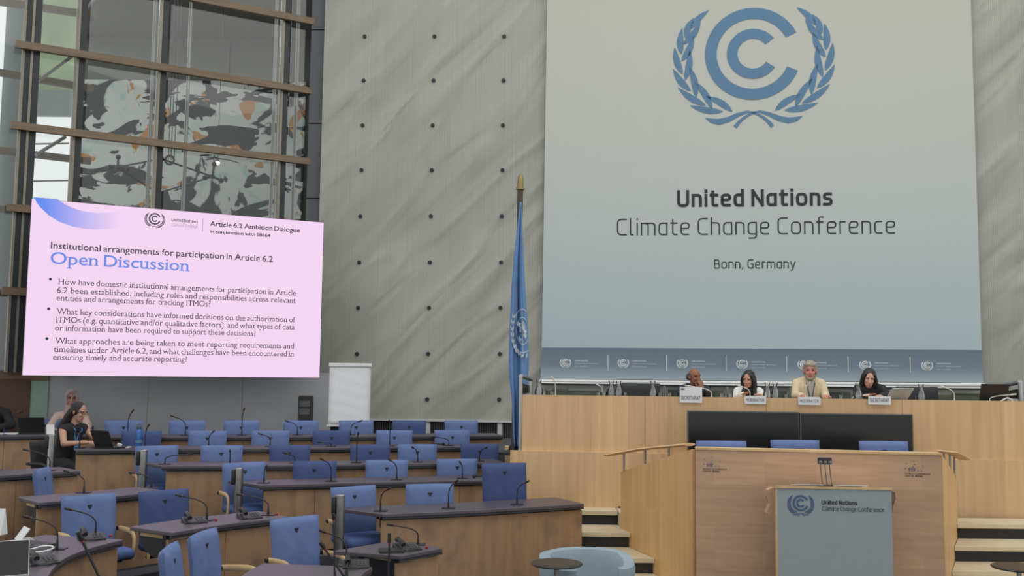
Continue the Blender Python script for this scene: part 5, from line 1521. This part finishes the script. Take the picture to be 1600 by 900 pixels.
# ================================================================ PEOPLE
def voxel(mb, vox, smooth=2):
    """one continuous skin grown over overlapping pieces"""
    me = bpy.data.meshes.new('t'); mb.bm.to_mesh(me); mb.bm.free()
    o = bpy.data.objects.new('t', me); COL.objects.link(o)
    r = o.modifiers.new('r', 'REMESH'); r.mode = 'VOXEL'; r.voxel_size = vox
    s = o.modifiers.new('s', 'SMOOTH'); s.factor = 0.5; s.iterations = smooth
    bpy.context.view_layer.update()
    out = bpy.data.meshes.new_from_object(o.evaluated_get(bpy.context.evaluated_depsgraph_get()))
    bpy.data.objects.remove(o); bpy.data.meshes.remove(me)
    return out
def cap(mb, a, b, ra, rb, seg=14):
    a, b = Vector(a), Vector(b)
    mb.ell(a, ra, None, seg, 8); mb.ell(b, rb, None, seg, 8); mb.tube([a, b], [ra, rb], seg)
def add_hand(mb, wrist, d, nrm, side, curl, sc=1.0):
    """palm, four separate fingers of different length and a thumb from the side of the palm"""
    d = Vector(d).normalized(); nrm = Vector(nrm); nrm = (nrm - d * nrm.dot(d)).normalized(); s = d.cross(nrm) * side
    w_ = Vector(wrist)
    M = Matrix((s, d, nrm)).transposed().to_4x4()
    M.translation = w_ + d * 0.045 * sc
    mb.ell((0, 0, 0), (0.040 * sc, 0.052 * sc, 0.016 * sc), M, 14, 10)
    for i, (off, ln) in enumerate(((-0.030, 0.060), (-0.010, 0.075), (0.011, 0.082), (0.031, 0.072))):
        p = w_ + d * 0.085 * sc + s * off * sc
        dirv = (d + s * off * 2.2).normalized(); ang = 0
        r = 0.0085 * sc
        for k, f in enumerate((0.45, 0.32, 0.23)):
            ang += curl * (0.55 + 0.25 * k)
            dd = (dirv * math.cos(ang) - nrm * math.sin(ang))
            q = p + dd * ln * f * sc
            cap(mb, p, q, r, r * 0.92, 8); p = q; r *= 0.92
    p = w_ + d * 0.03 * sc + s * 0.034 * sc
    q = p + (d * 0.6 + s * 0.75 - nrm * 0.3).normalized() * 0.042 * sc; e = q + (d * 0.9 + s * 0.25 - nrm * 0.35).normalized() * 0.034 * sc
    cap(mb, p, q, 0.0115 * sc, 0.010 * sc, 8); cap(mb, q, e, 0.010 * sc, 0.0085 * sc, 8)
def person(label, base, rz, scale, skin, head, arms, lean=0.08, hair=None, top=None, top_mat=None, bottom='suit_black', sleeves=True, brow='brow_dark', lipm='lip', shoulder=0.19, extras=(), facial=None, bulk=1.0):
    root_mb = MB()
    sh_z = 1.01 - lean * 0.25; sh_y = -lean
    hip = Vector((0, 0.06, 0.54)); chest = Vector((0, 0.04 - lean * 0.55, 0.84)); nb = Vector((0, sh_y + 0.02, sh_z + 0.055))
    hc = Vector(head[0]); HM = Matrix.Translation(hc) @ Euler((R(head[2]), R(head[3]), R(head[1])), 'XYZ').to_matrix().to_4x4()
    shp = {s: Vector((s * shoulder, sh_y + 0.015, sh_z)) for s in (-1, 1)}
    def torso(mb, g, bk=1.0):
        rr = [(hip + Vector((0, 0, -0.075)), .15, .115), (hip, .175, .13), (hip.lerp(chest, .5), .155, .115), (chest, .175, .125), (chest.lerp(nb, .6), .178, .105), (nb + Vector((0, 0.0, -0.03)), .13, .075), (nb + Vector((0, 0, .005)), .065, .06)]
        mb.rings([[c + Vector(((rx * bk + g) * math.cos(a), (ry * bk + g) * math.sin(a), 0)) for a in [2 * math.pi * k / 24 for k in range(24)]] for c, rx, ry in rr])
        for s in (-1, 1):
            cap(mb, nb + Vector((s * 0.05, 0, -0.02)), shp[s] + Vector((-s * 0.03, 0, 0.0)), 0.05 + g, 0.058 + g)
    m = root_mb
    torso(m, -0.012)
    cap(m, nb + Vector((0, 0.0, -0.04)), hc + HM.to_3x3() @ Vector((0, 0.02, -0.07)), 0.056, 0.052)
    # head
    m.ell((0, 0.012, 0.03), (0.074, 0.094, 0.092), HM, 24, 16)
    m.ell((0, -0.018, -0.035), (0.060, 0.072, 0.078), HM, 20, 14)
    m.ell((0, -0.058, -0.098), (0.030, 0.026, 0.022), HM)
    m.ell((0, -0.04, -0.075), (0.047, 0.05, 0.035), HM)
    for s in (-1, 1):
        m.ell((s * 0.036, -0.066, -0.022), (0.022, 0.02, 0.022), HM)
        m.ell((s * 0.032, -0.078, 0.033), (0.026, 0.012, 0.008), HM)
        m.ell((s * 0.077, 0.012, -0.004), (0.011, 0.024, 0.034), HM)
        m.ell((s * 0.012, -0.098, -0.027), (0.009, 0.010, 0.008), HM, 10, 8)
    nose = MB(); cap(nose, (0, -0.084, 0.018), (0, -0.107, -0.022), 0.009, 0.0125, 10); nose.bm.transform(HM)
    me_ = bpy.data.meshes.new('t'); nose.bm.to_mesh(me_); nose.bm.free(); m.bm.from_mesh(me_); bpy.data.meshes.remove(me_)
    m.ell((0, -0.088, -0.059), (0.022, 0.01, 0.006), HM, 12, 8); m.ell((0, -0.086, -0.069), (0.018, 0.01, 0.007), HM, 12, 8)
    # arms and hands
    for s in (-1, 1):
        A = arms[s]; el, wr = Vector(A['e']), Vector(A['w'])
        cap(m, shp[s], el, 0.047, 0.038); cap(m, el, wr, 0.039, 0.026)
        add_hand(m, wr + (wr - el).normalized() * 0.01, A.get('d', wr - el), A.get('n', (0, 0, 1)), A.get('side', -s), A.get('curl', 0.5))
    # legs
    for s in (-1, 1):
        h_, k_, a_ = Vector((s * 0.095, 0.03, 0.53)), Vector((s * 0.12, -0.40, 0.50)), Vector((s * 0.12, -0.34, 0.09))
        cap(m, h_, k_, 0.08, 0.056); cap(m, k_, a_, 0.055, 0.036); cap(m, a_ + Vector((0, 0.02, -0.035)), a_ + Vector((0, -0.16, -0.055)), 0.038, 0.03)
    me = voxel(m, 0.0062, 2)
    o = bpy.data.objects.new('person', me); COL.objects.link(o)
    for mt in (skin, 'eye_dark', brow, lipm): me.materials.append(MATS[mt])
    inv = HM.inverted()
    closed = head[2] > 12
    for p in me.polygons:
        c = inv @ p.center
        if c.y < -0.045 and abs(c.x) < 0.07 and abs(c.z) < 0.12:
            ax_ = abs(c.x)
            if abs(ax_ - 0.031) < 0.016 and abs(c.z - 0.009) < (0.004 if closed else 0.0065): p.material_index = 1
            elif abs(ax_ - 0.033) < 0.022 and abs(c.z - 0.033 + 0.15 * abs(ax_ - 0.03)) < 0.0055: p.material_index = 2
            elif ax_ < 0.024 and abs(c.z + 0.064) < 0.0085 and c.y < -0.07: p.material_index = 3
    me.polygons.foreach_set('use_smooth', [True] * len(me.polygons))
    o.location = base; o.rotation_euler = (0, 0, rz); o.scale = (scale,) * 3
    tag(o, label, 'person')
    def child(name, mb, mat, vox=0.0085, sm=3):
        me2 = voxel(mb, vox, sm); c_ = bpy.data.objects.new(name, me2); COL.objects.link(c_); c_.parent = o
        me2.materials.append(MATS[mat]); me2.polygons.foreach_set('use_smooth', [True] * len(me2.polygons)); return c_
    # trousers or skirt
    q = MB()
    q.ell(hip + Vector((0, 0.01, -0.01)), (.185, .15, .105))
    for s in (-1, 1):
        h_, k_, a_ = Vector((s * 0.095, 0.03, 0.53)), Vector((s * 0.12, -0.40, 0.50)), Vector((s * 0.12, -0.34, 0.12))
        cap(q, h_, k_, 0.094, 0.07); cap(q, k_, a_, 0.068, 0.055)
    child('trousers', q, bottom, 0.011)
    # jacket or dress
    q = MB(); torso(q, 0.012, bulk)
    if sleeves:
        for s in (-1, 1):
            el, wr = Vector(arms[s]['e']), Vector(arms[s]['w'])
            cap(q, shp[s], el, 0.064, 0.054); cap(q, el, el.lerp(wr, 0.93), 0.053, 0.041)
    else:
        for s in (-1, 1): q.ell(shp[s] + Vector((-s * 0.015, 0, 0.01)), (0.06, 0.062, 0.062))
    child(top or 'jacket', q, top_mat)
    if hair:
        q = MB(); hair(q, HM, nb); child('hair', q, hair.mat, 0.007, 2)
    if facial:
        q = MB(); facial[0](q, HM); child('beard', q, facial[1], 0.006, 1)
    for name, fn, mat in extras:
        q = MB(); r_ = fn(q, HM, nb, chest)
        if r_ == 'raw': 
            x_ = q.build(name, mat, None); x_.parent = o
        else: child(name, q, mat, 0.007, 2)
    return o
def hair_fn(mat):
    def d(f): f.mat = mat; return f
    return d
def pt(HM, v): return HM @ Vector(v)
# --- hair styles in head space (face looks along -y)
@hair_fn('hair_dark_grey')
def hair_fringe(q, HM, nb):
    for s in (-1, 1):
        q.ell((s * 0.068, 0.03, 0.012), (0.018, 0.05, 0.045), HM); q.ell((s * 0.045, 0.08, -0.005), (0.04, 0.035, 0.05), HM)
    q.ell((0, 0.09, -0.01), (0.05, 0.022, 0.05), HM)
@hair_fn('hair_grey')
def hair_bushy(q, HM, nb):
    q.ell((0, 0.03, 0.055), (0.092, 0.1, 0.082), HM, 20, 14)
    for s in (-1, 1):
        q.ell((s * 0.07, 0.045, 0.0), (0.022, 0.055, 0.06), HM); q.ell((s * 0.04, -0.055, 0.085), (0.042, 0.03, 0.026), HM)
    q.ell((0.02, -0.06, 0.082), (0.05, 0.028, 0.024), HM); q.ell((0, 0.08, -0.03), (0.07, 0.035, 0.08), HM)
def long_hair(q, HM, nb, front=True, length=0.36, w_=0.026, side=(-1, 1)):
    q.ell((0, 0.026, 0.045), (0.086, 0.099, 0.088), HM, 20, 14)
    q.ell((0, 0.07, -0.03), (0.078, 0.05, 0.12), HM)
    for s in side:
        a = pt(HM, (s * 0.06, -0.045, 0.065)); b = pt(HM, (s * 0.085, -0.02, -0.02)); c = pt(HM, (s * 0.086, -0.01, -0.12))
        cap(q, a, b, 0.02, w_); cap(q, b, c, w_, w_ + .006); cap(q, pt(HM, (s * 0.07, 0.04, 0.02)), pt(HM, (s * 0.075, 0.04, -0.12)), 0.03, 0.04)
        e = Vector((c.x * 0.9 + nb.x * 0.1 + s * 0.015, nb.y - 0.11 if front else nb.y + 0.03, c.z - length * 0.55)); f = Vector((e.x * 0.9, e.y - (0.03 if front else -0.03), e.z - length * 0.45))
        cap(q, c, e, w_ + .006, w_ + .008); cap(q, e, f, w_ + .008, 0.016)
@hair_fn('hair_black')
def hair_long(q, HM, nb): long_hair(q, HM, nb, True, 0.3)
@hair_fn('hair_black')
def hair_bob(q, HM, nb): long_hair(q, HM, nb, False, 0.16, 0.028)
@hair_fn('hair_brown')
def hair_back(q, HM, nb):
    q.ell((0, 0.028, 0.043), (0.083, 0.1, 0.086), HM, 20, 14); q.ell((0, 0.08, -0.03), (0.07, 0.05, 0.11), HM)
    for s in (-1, 1):
        q.ell((s * 0.068, 0.015, 0.01), (0.018, 0.055, 0.06), HM)
        cap(q, pt(HM, (s * 0.06, 0.06, -0.02)), Vector((s * 0.1, nb.y + 0.1, nb.z - 0.02)), 0.05, 0.055); cap(q, Vector((s * 0.1, nb.y + 0.1, nb.z - 0.02)), Vector((s * 0.09, nb.y + 0.14, nb.z - 0.25)), 0.055, 0.03)
    cap(q, pt(HM, (0, 0.08, -0.04)), Vector((0, nb.y + 0.13, nb.z - 0.22)), 0.06, 0.045)
@hair_fn('scarf_mauve')
def headscarf(q, HM, nb):
    q.ell((0, 0.03, 0.04), (0.092, 0.104, 0.1), HM, 22, 14)
    for k in range(13):
        a = R(-40 + 260 * k / 12); b = R(-40 + 260 * (k + 1) / 12)
        q0 = pt(HM, (0.078 * math.cos(a), -0.05, 0.01 + 0.103 * math.sin(a))); q1 = pt(HM, (0.078 * math.cos(b), -0.05, 0.01 + 0.103 * math.sin(b)))
        if k < 12: cap(q, q0, q1, 0.024, 0.024, 10)
    q.ell((0, -0.01, -0.125), (0.075, 0.075, 0.045), HM); q.ell((0, 0.06, -0.06), (0.08, 0.06, 0.1), HM)
    cap(q, pt(HM, (0, 0, -0.12)), nb + Vector((0, -0.03, -0.03)), 0.08, 0.1); cap(q, nb + Vector((-0.03, -0.07, -0.02)), nb + Vector((0.02, -0.14, -0.2)), 0.05, 0.03)
def stubble(q, HM):
    q.ell((0, -0.05, -0.093), (0.045, 0.043, 0.033), HM); q.ell((0, -0.09, -0.049), (0.03, 0.014, 0.007), HM)
    for s in (-1, 1): q.ell((s * 0.052, -0.025, -0.07), (0.016, 0.035, 0.03), HM)
def shirt_v(q, HM, nb, chest, k=1.0):
    m = chest.lerp(nb, .6)
    R_ = []
    for c, w_, y in ((nb + Vector((0, 0, .012)), .055, .075), (nb + Vector((0, 0, -.03)), .06, .105), (m, .055, .134), (chest + Vector((0, 0, .02)), .04, .152), (chest + Vector((0, 0, -.14)), .04, .152)):
        w_ *= k
        R_.append([c + Vector((-w_, -y + .03, 0)), c + Vector((-w_ * .5, -y, 0)), c + Vector((w_ * .5, -y, 0)), c + Vector((w_, -y + .03, 0)), c + Vector((w_, 0.0, 0)), c + Vector((-w_, 0.0, 0))])
    q.rings(R_)
def shirt_wide(q, HM, nb, chest): shirt_v(q, HM, nb, chest, 1.5)
def lapels(q, HM, nb, chest):
    m = chest.lerp(nb, .6)
    for s in (-1, 1):
        P = [nb + Vector((s * .07, 0.03, .01)), nb + Vector((s * .066, -.075, -.03)), m + Vector((s * .064, -.115, 0)), chest + Vector((s * .045, -.14, .0)), chest + Vector((s * .035, -.145, -.14))]
        for a, b in zip(P[:-1], P[1:]): cap(q, a, b, 0.016, 0.016, 10)
def collar(q, HM, nb, chest):
    for s in (-1, 1): cap(q, nb + Vector((s * .06, 0.02, 0.02)), nb + Vector((s * .022, -.085, -.035)), 0.02, 0.016, 10)
def lanyard(q, HM, nb, chest):
    for s in (-1, 1):
        q.tube([nb + Vector((s * .065, .0, .01)), nb + Vector((s * .055, -.1, -.06)), chest + Vector((s * .03, -.148, .06)), chest + Vector((0, -.152, -.06))], 0.007, 6)
    q.box(chest + Vector((0, -.155, -.1)), (.06, .008, .08)); return 'raw'
def glasses(q, HM, nb, chest):
    for s in (-1, 1):
        q2 = MB(); q2.rings([[Vector((s * .033 + (.024 + .0025 * math.cos(b)) * math.cos(a), -.1 + .0025 * math.sin(b), .008 + (.02 + .0025 * math.cos(b)) * math.sin(a))) for b in [j * math.pi / 3 for j in range(6)]] for a in [k * math.pi / 8 for k in range(16)]], False, True)
        q2.tube([(s * .057, -.1, .014), (s * .08, -.02, .014), (s * .082, .02, .005)], 0.0025, 6)
        if s > 0: q2.tube([(-.009, -.1, .01), (.009, -.1, .01)], 0.0025, 6)
        q2.bm.transform(HM); me_ = bpy.data.meshes.new('t'); q2.bm.to_mesh(me_); q2.bm.free(); q.bm.from_mesh(me_); bpy.data.meshes.remove(me_)
    return 'raw'

DF = 1.18
def seat_stage(px, back, label, **kw):
    p = wt(px, back)
    return (p.x, p.y, DF)
def stage_chair(px, back, lb):
    p = wt(px, back + 0.12); c = chair('x', (p.x, p.y + 0.03, DF + .002), R(-4), 'black chair under ' + lb, 'black chairs of the stage', 0.77); return c
DE = dict
tabz = 0.90
# balding man, turned to the right, hand at his mouth
b = seat_stage(1083, 0.95, '')
person('balding man in a dark navy jacket, hand at his mouth, at the stage desk', b, R(-4), 0.89, 'skin_brown', ((0.0, -0.19, 1.147), 32, 6, 0),
       {-1: DE(e=(-0.2, -0.25, 0.92), w=(-0.05, -0.44, 0.925), n=(0, 0, 1), curl=0.3), 1: DE(e=(0.17, -0.34, 0.925), w=(0.10, -0.335, 0.975), d=(-0.25, 0.05, 1), n=(0.3, -0.9, 0.1), curl=0.9)},
       0.14, hair_fringe, 'jacket', 'suit_navy', lipm='lip_brown', shoulder=0.165, extras=[('shirt', shirt_v, 'suit_black')])
# woman with long black hair in a white cardigan looking down to the left
b = seat_stage(1167, 0.92, '')
person('woman with long black hair in a white cardigan at the stage desk', b, R(-4), 0.87, 'skin_tan', ((-0.01, -0.2, 1.15), -28, 16, 4),
       {-1: DE(e=(-0.195, -0.2, 0.87), w=(-0.12, -0.42, 0.935), curl=0.12), 1: DE(e=(0.195, -0.2, 0.92), w=(0.1, -0.42, 0.935), curl=0.2)},
       0.14, hair_long, 'cardigan', 'white_cloth', shoulder=0.15, extras=[('top', shirt_wide, 'suit_black')])
# bearded grey-haired man in a cream jacket
b = seat_stage(1263, 0.95, '')
person('grey-haired bearded man in a cream jacket with a lanyard at the stage desk', b, R(-4), 0.96, 'skin_ruddy', ((0.0, -0.12, 1.158), -10, 3, 0),
       {-1: DE(e=(-0.195, -0.12, 0.83), w=(-0.17, -0.40, 0.84), curl=0.3), 1: DE(e=(0.195, -0.12, 0.83), w=(0.12, -0.40, 0.84), curl=0.3)},
       0.06, hair_bushy, 'jacket', 'cream_cloth', bottom='suit_navy', brow='brow_grey', shoulder=0.155, facial=(stubble, 'hair_grey'), extras=[('shirt', shirt_v, 'shirt_grey'), ('collar', collar, 'shirt_grey'), ('lapels', lapels, 'cream_shade'), ('lanyard', lanyard, 'emblem_navy')])
# dark-haired woman in black looking down
b = seat_stage(1355, 0.92, '')
person('woman with dark bobbed hair in a black jacket looking down at the stage desk', b, R(-4), 0.92, 'skin_pale', ((-0.03, -0.21, 1.12), -8, 20, 6),
       {-1: DE(e=(-0.205, -0.24, 0.84), w=(-0.13, -0.43, 0.888), curl=0.12), 1: DE(e=(0.205, -0.24, 0.89), w=(0.05, -0.43, 0.888), curl=0.2)},
       0.15, hair_bob, 'jacket', 'suit_black', shoulder=0.16)
# woman in black sleeveless dress typing, in profile
p = at_row('R4', 104, 0.62)
wl = person('woman with long dark hair, glasses and black sleeveless dress typing on a laptop', (p.x, p.y, 0.46), R(66), 1.0, 'skin_tan', ((0.0, -0.22, 1.20), 10, 20, 0),
       {-1: DE(e=(-0.25, -0.26, 0.80), w=(-0.08, -0.46, 0.815), curl=0.15), 1: DE(e=(0.24, -0.30, 0.825), w=(0.06, -0.48, 0.815), curl=0.2)},
       0.16, hair_back, 'dress', 'dress_black', bottom='dress_black', sleeves=False, shoulder=0.175, extras=[('glasses', glasses, 'black_plastic'), ('lanyard', lanyard, 'lanyard_blue')])
c = chair('x', (p.x - 0.12, p.y + 0.06, 0.462), R(66), 'black chair under the woman in the black sleeveless dress', 'black chairs of the hall', 0.86)
# woman in headscarf and pink jacket behind her
p = at_row('L5', 113, 0.8)
person('woman in a mauve headscarf and pale pink jacket sitting behind the woman in black', (p.x, p.y, 0.56), R(14), 0.98, 'skin_tan', ((0.0, -0.12, 1.25), 14, 4, 0),
       {-1: DE(e=(-0.27, -0.2, 0.82), w=(-0.18, -0.42, 0.82), curl=0.2), 1: DE(e=(0.27, -0.22, 0.85), w=(0.30, -0.46, 0.82), curl=0.2)},
       0.09, headscarf, 'jacket', 'pink_cloth', shoulder=0.185, extras=[('lapels', collar, 'pink_cloth')])
c = chair('n', (p.x - 0.03, p.y + 0.12, 0.562), R(14), 'dark blue chair under the woman in the pink jacket', low=0.86)
# man in black at the left edge
p = at_row('L5', -16, 0.75)
person('man in a black suit and white shirt cut off by the left edge', (p.x, p.y, 0.56), R(30), 1.05, 'skin_tan', ((0.0, -0.14, 1.24), 20, 8, 0),
       {-1: DE(e=(-0.27, -0.25, 0.84), w=(-0.08, -0.44, 0.79), curl=0.4), 1: DE(e=(0.26, -0.28, 0.82), w=(0.09, -0.44, 0.80), curl=0.5)},
       0.12, hair_fringe, 'jacket', 'suit_black', extras=[('shirt', shirt_v, 'white_cloth')])
c = chair('n', (p.x - 0.06, p.y + 0.11, 0.562), R(30), 'dark blue chair under the man in the black suit', low=0.86)
for k, px in (('the balding man', 1083), ('the woman in the white cardigan', 1167), ('the bearded man', 1263), ('the dark-haired woman at right', 1355)):
    stage_chair(px, 0.95, k)
